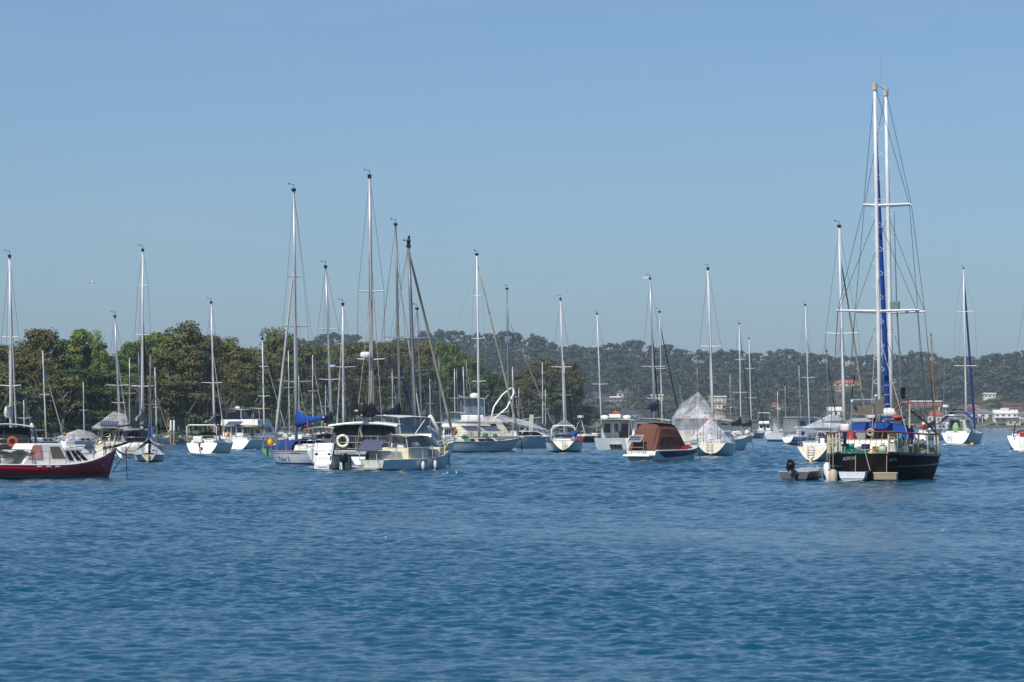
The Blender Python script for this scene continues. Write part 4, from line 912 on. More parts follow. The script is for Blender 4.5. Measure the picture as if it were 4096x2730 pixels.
ob = b.hang('outboard_motor', 'black outboard motor slung under the catamaran bridge deck', 'outboard', (0.75, 0.95, 0.28)); outboard(b, ob, (0, 0, 0), 1.25)
mo = b.mast(5.2, (1477, 705), 1486, 2.55, ALU, 0.115, ((1168, 50, 54), (1440, 56, 56)), True)
b.p('radome', MB().tube([(4.75, 0.28, 6.05), (4.75, 0.28, 6.12), (4.75, 0.28, 6.32), (4.75, 0.28, 6.38)], [0.2, 0.29, 0.29, 0.2], 12), WHITE, mo, True); b.p('radome_arm', MB().box((4.98, 0.14, 6.02), (0.5, 0.12, 0.05)), ALU, mo)
b.boom(4.4, 2.92, ALU, BLACK, (0.78, 0.72), cw=0.36); b.stay(b.mf(12.5), Vector((10.6, 0, 1.6)), 0.02, SAILW, 'forestay')
for y in (0.25, -0.3): b.p('topping_rope', MB().tube([b.mf(9.5), Vector((1.4, y, 3.5))], 0.012, 4), ROPE)
b.p('hanging_rope', MB().tube([(1.4, 0.1, 2.5), (1.42, 0.14, 2.1), (1.42, 0.06, 1.75)], 0.05, 6), ROPE)
lettering('registration', b.o, 'AGT405N', lambda u, v: Vector((0.985, 0.95 - 0.62 * u, 0.89 + v * 0.12)), M('letter_dark', '#2b2f36', 0.6))
o = b.hang('lifebuoy', 'white and yellow lifebuoy ring on the catamaran rail', 'lifebuoy', (1.24, 1.08, 1.56))
part('ring', MB().torus((0, 0, 0), 0.29, 0.075, (1, 0, 0), 28, 10), M('lifebuoy_white', '#e4e6e6', 0.5), o, True)
for k in range(4): a = pi / 4 + k * pi / 2 + 0.35; part('band', MB().torus((0, 0, 0), 0.29, 0.079, (1, 0, 0), 4, 10, a - 0.16, a + 0.16), M('band_yellow', '#d7d21f', 0.5), o, True)
b.p('whip_pole', MB().tube([(1.3, 0.35, 1.1), (1.3, 0.18, 2.3)], 0.02, 5), WOODG)

# ------------------------------------------------------------------ small white cabin boat with solar panel and rust
HR = hullmat('hull_white_rusty', '#dfe2e2', [(0.09, '#1b2026')], dirt='#8a5a2c', dirt_amt=0.25, growth=0.6)
b = Boat('cabin_boat', 'rust-streaked white cabin boat with blue solar panel at its stern and two hanging fenders', 'boat', 1886, 31, 1490, 0.0)
h = b.hull(HR, M('transom_rusty', '#c3c6c4', 0.5, dirt='#84471d', dirt_amt=0.7), L=8.0, B=2.2, wt=0.66, fb=(0.58, 0.6, 1.03), over=0.5, tr=-0.06, p=(0.2, 0.2, 0.6), rail=WHITE2, railr=0.03, deck=CREAM)
RUST = M('rust_stain', '#8a4514', 0.9, var=0.4, scale=9)
for y, w_, z0, z1 in ((0.66, 0.06, 0.12, 0.5), (0.02, 0.05, 0.14, 0.56), (-0.6, 0.07, 0.1, 0.56)): b.p('rust_streak', MB().panel([(-0.004, y + w_, z1), (-0.004, y - w_, z1), (-0.004, y - w_ * 0.4, z0), (-0.004, y + w_ * 0.3, z0)], -0.003), RUST)
b.p('rust_streak', MB().panel([h.at_z(0.62, 0.52, -1, 0.004), h.at_z(0.635, 0.52, -1, 0.004), h.at_z(0.65, 0.1, -1, 0.004), h.at_z(0.605, 0.1, -1, 0.004)], 0.002), RUST)
b.p('swim_board', MB().box((-0.35, 0.05, 0.12), (0.62, 1.3, 0.05), 0, -0.12), WOODG); b.p('board_bracket', MB().tube([(-0.3, 0.5, 0.1), (0.0, 0.5, 0.45)], 0.02, 5).tube([(-0.3, -0.5, 0.1), (0.0, -0.5, 0.45)], 0.02, 5), STEEL)
b.block('aft_trunk', 0.12, 2.0, 1.2, 1.5, 0.52, 1.06, 0.05, 0.1, 0.1, CREAM, bev=0.08)
b.p('aft_trunk_vent', MB().box((0.11, 0.38, 0.78), (0.05, 0.16, 0.32)), BLACKP); lettering('registration', b.o, 'D155N', lambda u, v: Vector((0.105 + 0.03 * v, 0.2 - 0.62 * u, 0.7 + v * 0.25)), BLACKP)
b.block('wheelhouse', 2.3, 4.5, 1.7, 1.6, 0.55, 1.22, 0.02, 0.02, 0.06, CREAM, bev=0.05)
b.block('windscreen', 3.3, 4.7, 1.58, 1.45, 1.2, 1.84, 0.0, 0.35, 0.08, CLEAR, bev=0.0)
b.canopy('hardtop', 1.9, 4.75, 1.85, 1.95, CREAM, 0.1, zb=1.1, pm=CREAM); b.p('hardtop_underside', MB().box((3.3, 0, 1.84), (2.5, 1.6, 0.03)), WOODG)
b.p('hatch_lid', MB().box((4.7, -0.5, 1.62), (1.0, 0.9, 0.22), 0.2, 0.5), WHITE, bev=0.02)
b.block('cabin', 4.6, 6.4, 1.5, 1.1, 0.6, 1.14, 0, 0.3, 0.1, CREAM, wins=((0.08, 0.62, 0.3, 0.9),), wmat=M('smoky_glass', '#4d4b47', 0.2))
b.p('deck_box', MB().box((6.6, -0.1, 1.05), (0.6, 0.6, 0.34)), CREAM, bev=0.03)
b.p('cockpit_clutter', MB().box((2.6, -0.3, 1.3), (0.5, 0.4, 0.28)).box((3.0, 0.25, 1.32), (0.4, 0.4, 0.3)), WHITE2, bev=0.03)
b.solar((-0.02, 0.1, 1.34), 0.95, 1.28, -0.58); b.p('panel_stand', MB().tube([(-0.3, 0.62, 0.55), (-0.3, 0.6, 1.15)], 0.022, 5).tube([(-0.2, -0.4, 0.55), (-0.3, -0.4, 1.15)], 0.022, 5).tube([(0.4, 0.6, 0.9), (0.35, 0.6, 1.6)], 0.022, 5), CREAM)
b.rails(n=6, hgt=0.62, mat=CREAM, lines=1, r=0.022, push=False, wire=CREAM); 
for sd in (1, -1): b.p('guard_rail', MB().tube(h.line(0.05, 0.97, sd, 0.62, 0.05), 0.02, 5), CREAM)
b.p('pole', MB().tube([(4.0, -0.2, 1.9), (4.5, -0.55, 2.7)], 0.02, 5), ALU)
fender(b, 'white sausage fender on the rusty cabin boat side, left of the pair', h.at_z(0.40, 0.55, -1, 0.12), 0.5, 0.1, group='fenders of the cabin boat'); fender(b, 'white sausage fender on the rusty cabin boat side, right of the pair', h.at_z(0.57, 0.6, -1, 0.12), 0.52, 0.1, group='fenders of the cabin boat')
b.bow_buoy('yellow pickup buoy on the rusty cabin boat bow', 0.9, -1, 0.28, 0.15); b.mooring(dx=0.25, r=0.02)

# ------------------------------------------------------------------ covered speedboat
HSP = hullmat('hull_speedboat', '#d6d9da', [(0.07, '#1a1d1c')], growth=0.7)
b = Boat('speedboat', 'white and maroon speedboat under a brown canvas cover with a small solar panel', 'motor boat', 1849, 31, 2562, 0.0)
h = b.hull(HSP, WHITE2, L=7.5, B=2.55, wt=0.86, fb=(0.72, 0.74, 1.08), over=1.0, tr=0.1, p=(0.14, 0.16, 0.6), rail=WHITE, railr=0.04)
b.p('swim_platform', MB().frus(-0.65, 0.1, 2.0, 2.2, 0.36, 0.5, 0.05, 0, 0.04), WHITE, bev=0.05)
COVER = M('brown_canvas', '#6b4136', 0.9, var=0.3, scale=1.2, bump=0.6, dirt='#55502a', dirt_amt=0.6)
def ring(x, w, z0, z1, k=0.42, n=16): return [Vector((x + 0.05 * sin(j * 2.1 + x), w / 2 * math.copysign(abs(cos(a)) ** k, cos(a)) * (1.0 - 0.12 * sin(a)) * (1 + 0.02 * sin(j * 2.7 + x * 5.0)), z0 + (z1 - z0) * sin(a) ** k)) for j, a in enumerate([pi * j / n for j in range(n + 1)])]
b.p('boat_cover', MB().loft([ring(0.25, 2.15, 0.72, 0.80), ring(0.45, 2.15, 0.72, 1.35), ring(0.75, 2.12, 0.73, 2.2), ring(1.05, 2.08, 0.73, 2.46), ring(2.0, 2.05, 0.74, 2.52), ring(3.1, 2.0, 0.76, 2.48), ring(3.45, 1.95, 0.78, 2.25), ring(4.0, 1.8, 0.8, 1.6), ring(4.6, 1.5, 0.85, 1.12), ring(4.8, 1.2, 0.9, 0.98)], closed=False), COVER, smooth=False)
b.p('cover_mould_top', MB().sheet([[(1.0 + 2.2 * i / 3, -0.78 + 1.56 * j / 4, 2.53 + 0.02 * sin(i * 3 + j)) for j in range(5)] for i in range(4)]), M('mossy_canvas', '#6b6a34', 0.95, var=0.3, scale=4))
b.p('side_fairing', MB().panel([(3.0, -1.16, 0.78), (4.9, -1.02, 0.86), (4.6, -0.85, 1.12), (3.6, -1.0, 1.0)], 0.03), RED); b.block('foredeck_dome', 4.2, 6.6, 1.6, 0.7, 0.78, 1.12, 0.2, 0.7, 0.2, WHITE)
for t in (0.70, 0.86): q = h.at_z(t, 0.66, -1, 0.01); b.p('porthole', MB().torus(q, 0.1, 0.02, (0.35, -1, 0.1), 14, 5).ell(q, (0.09, 0.02, 0.09), 10, 4), GLASSB)
b.rails(n=2, hgt=0.34, lines=0, push=False, t0=0.55); 
for sd in (1, -1): b.p('bow_rail', MB().tube(h.line(0.55, 0.97, sd, 0.32, 0.1), 0.016, 5), STEEL)
b.p('panel_stand', MB().tube([(-0.2, 0.75, 0.45), (-0.2, 0.75, 1.4)], 0.025, 6).tube([(-0.2, -0.35, 0.45), (-0.2, -0.35, 1.4), (-0.2, -0.3, 1.5)], 0.025, 6).tube([(-0.2, 0.75, 0.95), (-0.2, -0.35, 0.95)], 0.018, 5), STEEL)
b.solar((-0.2, 0.25, 1.52), 0.55, 0.95, -0.75, frame=CREAM); b.p('maker_script', MB().tube([h.at_z(0.33 + 0.10 * i / 24, 0.58 + 0.025 * sin(i * 1.9) + (0.04 if i == 0 else 0), -1, 0.022) for i in range(25)], 0.008, 4), M('letter_pale', '#cfc7cc', 0.5))
for sd in (1, -1):
    g = []
    for i in range(17):
        u = i / 16; t_ = 0.06 + 0.92 * u; lo = 0.24 + 0.34 * u ** 1.2 + 0.34 * max(0, 0.1 - u) / 0.1; hi = 0.66 + 0.34 * u ** 1.5
        g.append([h.at_z(t_, lo + (hi - lo) * j / 3, sd, 0.01) for j in range(4)])
    b.p('side_stripe', MB().sheet(g), M('stripe_plum', '#3d2150', 0.3)); b.mooring(dx=0.35)

# ------------------------------------------------------------------ black steel ketch
HBK = hullmat('hull_black', '#0f1012', [(0.02, '#0b0c0d')], rough=0.6, dirt='#26241f', dirt_amt=0.5, growth=0.2, spec=0.08)
b = Boat('ketch', 'black-hulled two-masted ketch with blue canopy and red pipe rail', 'yacht', 1925, 8, 3460, 0.0); K = b
h = b.hull(HBK, M('transom_black', '#121314', 0.4, dirt='#3a2f2a', dirt_amt=0.5, spec=0.2), L=13.5, B=4.9, wt=0.44, fb=(1.2, 1.06, 1.75), over=1.4, tr=-0.35, p=(0.26, 0.1, 0.5), tm=0.45, rail=BLACKP, railr=0.08, deck=M('deck_sand', '#b59a78', 0.9, dirt='#6b5a44', dirt_amt=0.5), bul=0.05)
RUSTR = M('rust_red', '#5a1714', 0.8, var=0.3, scale=6)
b.p('rust_patch', MB().panel([(-0.02, -0.25, 0.42), (-0.005, -0.8, 0.4), (0.01, -0.78, 0.14), (0.01, -0.1, 0.12)], -0.004), RUSTR)
for sd in (1, -1): b.p('rubbing_strake', MB().tube([h.at_z(0.02 + 0.9 * i / 16, 0.62 + 0.3 * (i / 16) ** 2, sd, 0.01) for i in range(17)], 0.05, 6), BLACKP, smooth=True)
lt = M('letter_grey_white', '#bfc8c6', 0.7)
lettering('registration', b.o, 'ACM711N', lambda u, v: Vector((-0.30 - 0.07 * v, 0.93 - 0.56 * u, 0.89 + v * 0.2 + 0.05 * u)), lt)
lettering('registration', b.o, 'ACM711N', lambda u, v: h.at_z(0.008 + 0.05 * u, 0.86 + 0.2 * v, -1, 0.02), lt)
b.block('aft_cabin', 1.1, 7.2, 2.5, 3.1, 1.1, 1.76, 0.12, 0.1, 0.12, WHITE, wins=((0.1, 0.17, 0.3, 0.75), (0.3, 0.37, 0.3, 0.75)), back=((0.36, 0.52, 0.3, 0.75, GLASS),), bev=0.08)
b.p('cockpit_sole', MB().box((3.2, 0, 1.79), (3.8, 2.5, 0.05)), M('deck_sand')); b.p('interior_shade_block', MB().box((5.2, 0, 2.1), (1.0, 2.3, 0.7)), M('painted_shade', '#22201f', 0.8));  # near-black block: the shade inside the canopy is put into its colour
b.p('stowage_box', MB().box((2.9, 0.62, 1.98), (0.5, 0.55, 0.36)), M('bucket_grey', '#8c8f9c', 0.6), bev=0.03); b.p('stowage_box', MB().box((3.2, -0.1, 1.98), (0.6, 0.95, 0.38)), BLACKP, bev=0.04); b.p('generator', MB().box((3.6, 0.75, 2.24), (0.5, 1.1, 0.22)), BLACKP, bev=0.02)
lettering('generator_label', b.o, '2400W', lambda u, v: Vector((3.345, 0.62 - 0.42 * u, 2.2 + v * 0.11)), WHITE2); b.p('generator_stripe', MB().box((3.345, 0.6, 2.17), (0.01, 0.7, 0.03)), YELLOW)
g = [[Vector((2.7 + 2.9 * i / 5, -1.45 + 2.9 * j / 8, 2.56 - 0.2 * abs((j - 4) / 4) ** 2.5 + 0.05 * sin(i * 2.0) - 0.04 * i)) for j in range(9)] for i in range(6)]
b.p('canopy', MB().sheet(g, 0.04), BLUE, smooth=True)
b.p('canopy_valance', MB().sheet([[Vector((2.69, 1.46 - 2.92 * j / 12, 2.54 - 0.2 * abs((j - 6) / 6) ** 2.5 - i * (0.13 + 0.16 * abs((j - 6) / 6) ** 1.5 + 0.02 * sin(j * 2.2)))) for i in range(3)] for j in range(13)], 0), BLUE)
sw = b.p('canopy_side', MB().panel([(2.75, -1.4, 2.38), (2.9, -1.52, 1.5), (4.3, -1.6, 1.45), (4.6, -1.45, 2.4)], 0.03), BLUE); b.p('clear_window', MB().panel([(3.0, -1.44, 2.26), (3.1, -1.535, 1.68), (4.1, -1.59, 1.62), (4.35, -1.5, 2.28)], -0.012), CLEAR, sw)
b.p('canopy_pole', MB().tube([(2.72, -1.4, 1.75), (2.72, -1.4, 2.4)], 0.03, 5).tube([(2.72, 1.4, 1.75), (2.72, 1.4, 2.4)], 0.03, 5), STEEL)
for k in (0, 1): b.p('solar_panel', MB().box((4.2, 0.75 - 1.5 * k, 2.66), (1.2, 1.0, 0.06), 0, -0.08), GREYP)
REDP = M('red_pipe', '#8e3a34', 0.55, dirt='#c9b9a8', dirt_amt=0.8); POST = M('post_bone', '#c6bda8', 0.8, dirt='#6a5a48', dirt_amt=0.6)
rl = h.line(0.5, 0.005, 1, 0.95, 0.05, 12) + h.line(0.005, 0.62, -1, 0.95, 0.05, 14); b.p('guard_rail', MB().tube(rl, 0.04, 7), REDP, smooth=True)
for sd in (1, -1):
    for t in (0.01, 0.07, 0.14, 0.22, 0.31, 0.41, 0.5): a = h.edge(t, sd, -0.05, 0.06); b.p('rail_post', MB().tube([a, a + Vector((0.02, 0.02, 0.97))], 0.045, 6), POST)
    b.p('lifeline', MB().tube(h.line(0.01, 0.6, sd, 0.48, 0.06), 0.014, 5), ROPE)
b.p('boarding_frame', MB().tube([h.edge(0.45, -1, 0.95, 0.05), (5.4, -2.1, 2.45), (4.2, -1.75, 2.85), (3.4, -1.55, 3.05), (3.4, -1.52, 3.42), (3.4, -1.2, 3.44), (3.4, -0.85, 3.1)], 0.05, 7), REDP, smooth=True); b.p('frame_post', MB().tube([(3.4, -1.5, 2.3), (3.4, -1.52, 3.4)], 0.045, 6), POST)
b.p('red_sheet', MB().box((4.6, -2.0, 2.34), (0.6, 0.12, 0.26)), RED, bev=0.04)
for sd, t0, t1 in ((1, 0.01, 0.3), (-1, 0.01, 0.5)): b.p('safety_net', MB().sheet([[h.edge(t0 + (t1 - t0) * i / 10, sd, 0.02 + 0.42 * j + 0.03 * sin(i * 1.7), 0.07) for j in range(2)] for i in range(11)]), NETG)
b.p('safety_net', MB().sheet([[Vector((-0.32, 0.95 - 1.9 * i / 8, 1.2 + (0.12 + 0.05 * sin(i * 2)) * j)) for j in range(2)] for i in range(9)]), NETG)
b.p('green_tarp', MB().box((0.5, 0.82, 1.42), (0.3, 0.5, 0.4)), TEAL, bev=0.05)
gb = b.hang('gas_bottle', 'pale gas bottle standing on the ketch stern', 'gas bottle', (0.35, -0.72, 1.18)); part('body', MB().tube([(0, 0, 0), (0, 0, 0.05), (0, 0, 0.3), (0, 0, 0.4)], [0.12, 0.2, 0.2, 0.08], 12), M('gas_bottle_green', '#aeb9a6', 0.5), gb, True); part('valve', MB().torus((0, 0, 0.44), 0.08, 0.02, (0, 0, 1), 10, 5), STEEL, gb)
b.p('barrel', MB().tube([(0.7, 0.02, 1.4), (0.7, 0.45, 1.35)], 0.14, 10), M('blue_grey_drum', '#5f6e80', 0.6)); b.p('oar', MB().tube([(-0.1, 0.2, 1.34), (-0.1, -0.6, 1.38)], 0.03, 6), WOODG)
ob = b.hang('outboard_motor', 'spare outboard clamped high on the ketch rail', 'outboard', (0.15, 0.92, 2.05)); outboard(b, ob, (0, 0, 0), 0.85, 1.2, 0.0, M('cowl_white', '#d8d6d2', 0.4)); part('clamp_post', MB().tube([(0, 0, -0.9), (0, 0, -0.1)], 0.04, 6), STEEL, ob)
m1 = b.mast(4.8, (3503, 338), 3522, 1.75, ALUW, 0.098, ((823, 54, 136), (1246, 168, 164)), False, vane=False, sprr=1.7, name='mizzen_mast')
for q in (b.mt,): b.p('mast_cap', MB().tube([q - Vector((0, 0, 0.25)), q + Vector((0, 0, 0.05))], 0.12, 8), POST, m1)
mzt, mzf = b.mt, b.mf
b.p('aerial', MB().tube([mzt + Vector((0, -0.25, 0)), mzt + Vector((0, -0.25, 1.1))], 0.012, 4), ALU, m1)
for sd, pts in ((1, [(823, 0.58), (1246, 1.82)]), (-1, [(823, 1.47), (1246, 1.78)])):
    tp = [mzf(b.z_of(4.8, 0, y)) + Vector((0, sd * d, 0.05)) for y, d in pts]
    b.p('shroud', MB().tube([mzt] + tp + [h.edge(0.34, sd, 0, 0.08)], 0.013, 4), WIRE, m1); b.p('shroud', MB().tube([mzf(b.z_of(4.8, 0, 860)), tp[1] * 0.99, h.edge(0.31, sd, 0, 0.08)], 0.012, 4), WIRE, m1); b.p('shroud', MB().tube([mzf(b.z_of(4.8, 0, 1280)), h.edge(0.38, sd, 0, 0.08)], 0.012, 4), WIRE, m1)
m2 = b.mast(8.8, (3550, 362), 3572, 1.75, ALUW, 0.104, ((826, 96, 96), (1252, 142, 142)), False, vane=False, sprr=1.6)
for q in (b.mt,): b.p('mast_cap', MB().tube([q - Vector((0, 0, 0.25)), q + Vector((0, 0, 0.05))], 0.12, 8).tube([q, q + Vector((0, 0, 0.25))], 0.04, 6), POST, m2)
for sd in (1, -1):
    tp = [b.mf(b.z_of(8.8, 0, y)) + Vector((0, sd * d, 0.05)) for y, d in ((826, 1.08), (1252, 1.6))]
    b.p('shroud', MB().tube([b.mt] + tp + [h.edge(0.64, sd, 0, 0.08)], 0.013, 4), WIRE, m2); b.p('shroud', MB().tube([b.mf(b.z_of(8.8, 0, 1290)), h.edge(0.67, sd, 0, 0.08)], 0.012, 4), WIRE, m2); b.p('shroud', MB().tube([b.mf(b.z_of(8.8, 0, 860)), tp[1], h.edge(0.6, sd, 0, 0.08)], 0.012, 4), M('rigging_rusty', '#6d4a3c', 0.8), m2)
b.stay(mzt, b.mt, 0.012, name='triatic_stay')
for mast_, f_, x_, ph in ((m1, mzf, 4.8, 0), (m2, b.mf, 8.8, 48)):
    for i in range(12):
        for sd in (1, -1):
            y = 470 + ph + 96 * i + (46 if sd < 0 else 0)
            if y > 1560: continue
            c = f_(b.z_of(x_, 0, y)); b.p('mast_step', MB().tube([c + Vector((0, sd * 0.09, 0.1)), c + Vector((0, sd * 0.2, 0.02)), c + Vector((0, sd * 0.25, -0.05)), c + Vector((0, sd * 0.2, -0.1)), c + Vector((0, sd * 0.09, -0.1))], 0.012, 4), ALUW, mast_)
b.p('furled_staysail', MB().tube([mzf(b.z_of(4.8, 0, 440)).lerp(Vector((8.1, 0.06, 2.2)), i / 8) for i in range(9)], [0.03, 0.06, 0.075, 0.085, 0.1, 0.11, 0.12, 0.12, 0.08], 8), M('blue_sail_cover', '#123f9a', 0.7, bump=0.3), smooth=True)
for k in range(4): c = mzf(b.z_of(4.8, 0, 440)).lerp(Vector((8.1, 0.06, 2.2)), 0.86 + 0.03 * k); b.p('sail_tie', MB().torus(c, 0.125, 0.015, (0.3, 0, 1), 10, 4), WHITE)
a0 = mzf(2.95); bm = b.p('mizzen_boom', MB().tube([(4.7, 0, 3.55), (1.0, 0.72, 3.5)], 0.06, 7), ALUW); b.p('boom_strut', MB().tube([(3.6, 0.02, 3.75), (4.6, 0.18, 2.3)], 0.085, 8), GREYP)
AWN = M('stained_awning', '#a3988a', 0.9, var=0.12, scale=1.0, dirt='#5b5248', dirt_amt=0.45)
b.p('awning', MB().sheet([[Vector((1.3 + 0.5 * i / 8, 0.78 - 1.35 * i / 8, 3.33 - 0.42 * j / 3 - 0.16 * sin(pi * i / 8) * (1 - 0.3 * j) + 0.4 * (i / 8) ** 2 * (1 - j / 3))) for j in range(4)] for i in range(9)], 0.02), AWN, smooth=True)
b.p('awning_pole', MB().tube([(1.3, 0.8, 1.2), (1.3, 0.78, 3.4)], 0.025, 6), STEEL); b.p('black_flag', MB().sheet([[(1.35 + 0.02 * j, 0.72 + 0.1 * sin(j * 1.3) * i, 3.5 + 0.28 * j) for i in range(2)] for j in range(5)]), BLACK)
b.p('green_case', MB().box(mzf(7.75) + Vector((0.3, -0.72, 0)), (0.24, 0.42, 0.45)), M('case_green', '#5f7a72', 0.6), bev=0.04); b.p('wind_block', MB().tube([(5.0, -1.0, 3.6), (5.0, -1.0, 4.1)], [0.09, 0.13], 8), BLACKP); b.p('whip_pole', MB().tube([(5.0, -0.95, 1.8), (5.0, -0.95, 3.6), (5.0, -0.72, 8.0), (5.0, -0.62, 12)], [0.05, 0.045, 0.03, 0.015], 6), ALUD)
for k, (q0, q1) in enumerate((((1.6, -0.15, 3.5), (1.2, -0.1, 1.3)), ((4.6, -0.05, 3.5), (1.6, -0.12, 1.9)), ((4.7, 0.05, 9.0), (1.4, -0.1, 3.4)), ((4.7, -0.1, 6.0), (2.2, -1.6, 1.9)))): b.p('running_rope', MB().tube([q0, q1], 0.014, 4), ROPE)
b.p('rope_coil', MB().torus((0.06, -0.22, 2.12), 0.13, 0.05, (1, 0, 0), 12, 6), ROPE); b.p('rope_bundle', MB().ell((3.6, -0.55, 2.95), (0.3, 0.45, 0.25), 10, 6), WHITE2, smooth=True); b.p('orange_buoy', MB().ell((3.4, -0.95, 2.78), (0.2, 0.24, 0.1), 10, 6), M('orange_faded', '#b8492c', 0.7), smooth=True)
for k, (yy, dz, ln, r_, lb) in enumerate(((1.42, -0.12, 1.05, 0.16, 'longest white fender bunched on the ketch port quarter'), (1.3, -0.5, 0.85, 0.14, 'middle white fender bunched on the ketch port quarter'), (1.12, -0.42, 0.85, 0.2, 'fat stained fender bunched on the ketch port quarter'))): fender(b, lb, (0.35 - 0.12 * k, yy + 0.3, 0.95 + dz), ln, r_, FENDER if k < 2 else M('fender_stained', '#b5ac98', 0.7, dirt='#6e6250', dirt_amt=0.7), 'ketch fenders', 0.9)
for y in (0.36, -1.0): b.p('stern_rope', MB().tube([(-0.4, y, 1.12), (-0.5, y, 0.3)], 0.014, 4), ROPE)
b.p('painter', MB().tube([(-0.35, -0.02, 1.4), (-0.55, -0.2, 0.8), (-0.9, -0.35, 0.45)], 0.014, 4), ROPE)
b.p('stern_platform', MB().box((-0.35, -0.95, 0.2), (0.5, 1.0, 0.28)), WOODG, bev=0.03); b.p('platform_edge', MB().box((-0.35, -0.95, 0.36), (0.54, 1.04, 0.05)), M('timber_pale', '#c1ad8c', 0.8))
rk = random.Random(4)
for k in range(9): sd = 1 if k < 4 else -1; q = h.edge(0.03 + 0.055 * (k % 5), sd, 0.6, 0.06); b.p('coiled_line', MB().torus(q, 0.08 + 0.02 * (k % 3), 0.035, (1, 0.2 * k - 0.6, 0), 10, 5), [ROPE, WOODG, ROPE][k % 3])
for k, (x, y, z, dx, dy, dz, m_) in enumerate(((0.6, 0.1, 1.35, 0.3, 0.25, 0.35, BLUE2), (0.8, -0.35, 1.33, 0.3, 0.22, 0.34, YELLOW), (1.0, 1.25, 1.32, 0.5, 0.4, 0.32, WHITE2), (2.2, -1.55, 1.35, 0.5, 0.3, 0.3, GREYC), (3.2, -1.75, 1.4, 0.7, 0.25, 0.4, WOODG), (2.4, 0.95, 1.95, 0.3, 0.3, 0.35, RED), (2.3, -0.85, 1.98, 0.4, 0.35, 0.4, M('bag_brown', '#5a4636', 0.9)), (2.5, -1.15, 1.92, 0.3, 0.25, 0.3, TEAL), (4.6, 0.4, 2.8, 1.4, 0.3, 0.14, WHITE2), (4.2, -1.0, 2.75, 0.9, 0.25, 0.12, BLACKP))): b.p('stowed_gear', MB().box((x, y, z), (dx, dy, dz), rk.uniform(-0.4, 0.4)), m_, bev=0.04)
for k in range(8): y = 1.25 - 0.33 * k; b.p('hanging_rope', MB().tube([(0.1, y * 0.72, 2.15), (0.12, y * 0.72 + 0.05, 1.8), (0.1, y * 0.72 + 0.1, 1.3 + 0.3 * (k % 2))], 0.013, 4), ROPE if k % 2 else WIRE)
# white pram tied under the ketch stern
d = Boat('pram_dinghy', 'small white pram dinghy tied under the black ketch stern', 'dinghy', 1927, 4, 3408, 0.0)
hd = Hull(L=2.1, B=1.24, wt=0.92, fb=(0.42, 0.4, 0.44), zks=0.02, draft=0.1, over=0.2, tr=-0.08, p=(0.1, 0.14, 0.2), bowp=3.0, stem=0.3); d.h = hd
HPR = hullmat('hull_pram', '#ececef', [(0.03, '#8a8a78')], growth=0.3); d.p('hull', hd.mesh(8, 6), HPR, smooth=True); d.p('transom', hd.transom(), HPR); d.p('floor', hd.deck(-0.28, 0), GREYP)
for sd in (1, -1): d.p('gunwale', MB().tube(hd.line(0, 1, sd), 0.025, 5), TEAL)
d.p('thwart', MB().box((0.9, 0, 0.26), (0.25, 1.0, 0.03)), WOODG)
# grey aluminium tender with black outboard
d = Boat('aluminium_dinghy', 'grey aluminium dinghy with a tilted black outboard beside the ketch', 'dinghy', 1927, 16, 3176, 0.0)
hd = Hull(L=3.4, B=1.5, wt=0.88, fb=(0.42, 0.44, 0.62), zks=-0.06, draft=0.14, over=0.4, tr=-0.06, p=(0.18, 0.2, 0.45), stem=0.06); d.h = hd
HAL = hullmat('hull_bare_alloy', '#5d6164', [(0.03, '#3f4240')], rough=0.4, dirt='#4b4f52', dirt_amt=0.5, growth=0.3); d.p('hull', hd.mesh(10, 6), HAL, smooth=True); d.p('transom', hd.transom(), HAL); d.p('floor', hd.deck(-0.3, 0), M('dinghy_inside', '#3b3a30', 0.9))
for sd in (1, -1): d.p('gunwale', MB().tube(hd.line(0, 1, sd), 0.03, 6), GREYP); d.p('strake', MB().tube([hd.at_z(0.03 + 0.9 * i / 8, 0.28, sd, 0.01) for i in range(9)], 0.015, 4), HAL)
d.p('transom_cap', MB().box((0.0, 0.4, 0.41), (0.08, 0.5, 0.08)).box((0.0, -0.42, 0.41), (0.08, 0.5, 0.08)), M('cap_pale', '#b5b8b8', 0.6)); d.p('thwart', MB().box((1.2, 0, 0.3), (0.26, 1.2, 0.04)), GREYP); d.p('fuel_tank', MB().box((0.4, 0.35, 0.3), (0.35, 0.3, 0.2)), YELLOW, bev=0.04); d.p('blue_bag', MB().ell((0.7, -0.1, 0.3), (0.3, 0.35, 0.12), 10, 6), BLUE2)
d.p('cuddy', MB().box((2.2, -0.1, 0.5), (0.9, 1.0, 0.1), 0, -0.05), GREYP)
ob = d.hang('outboard_motor', 'black outboard on the grey aluminium dinghy transom', 'outboard', (-0.12, 0.05, 0.5)); outboard(d, ob, (0, 0, -0.02), 0.9, 0.7, 1.0)
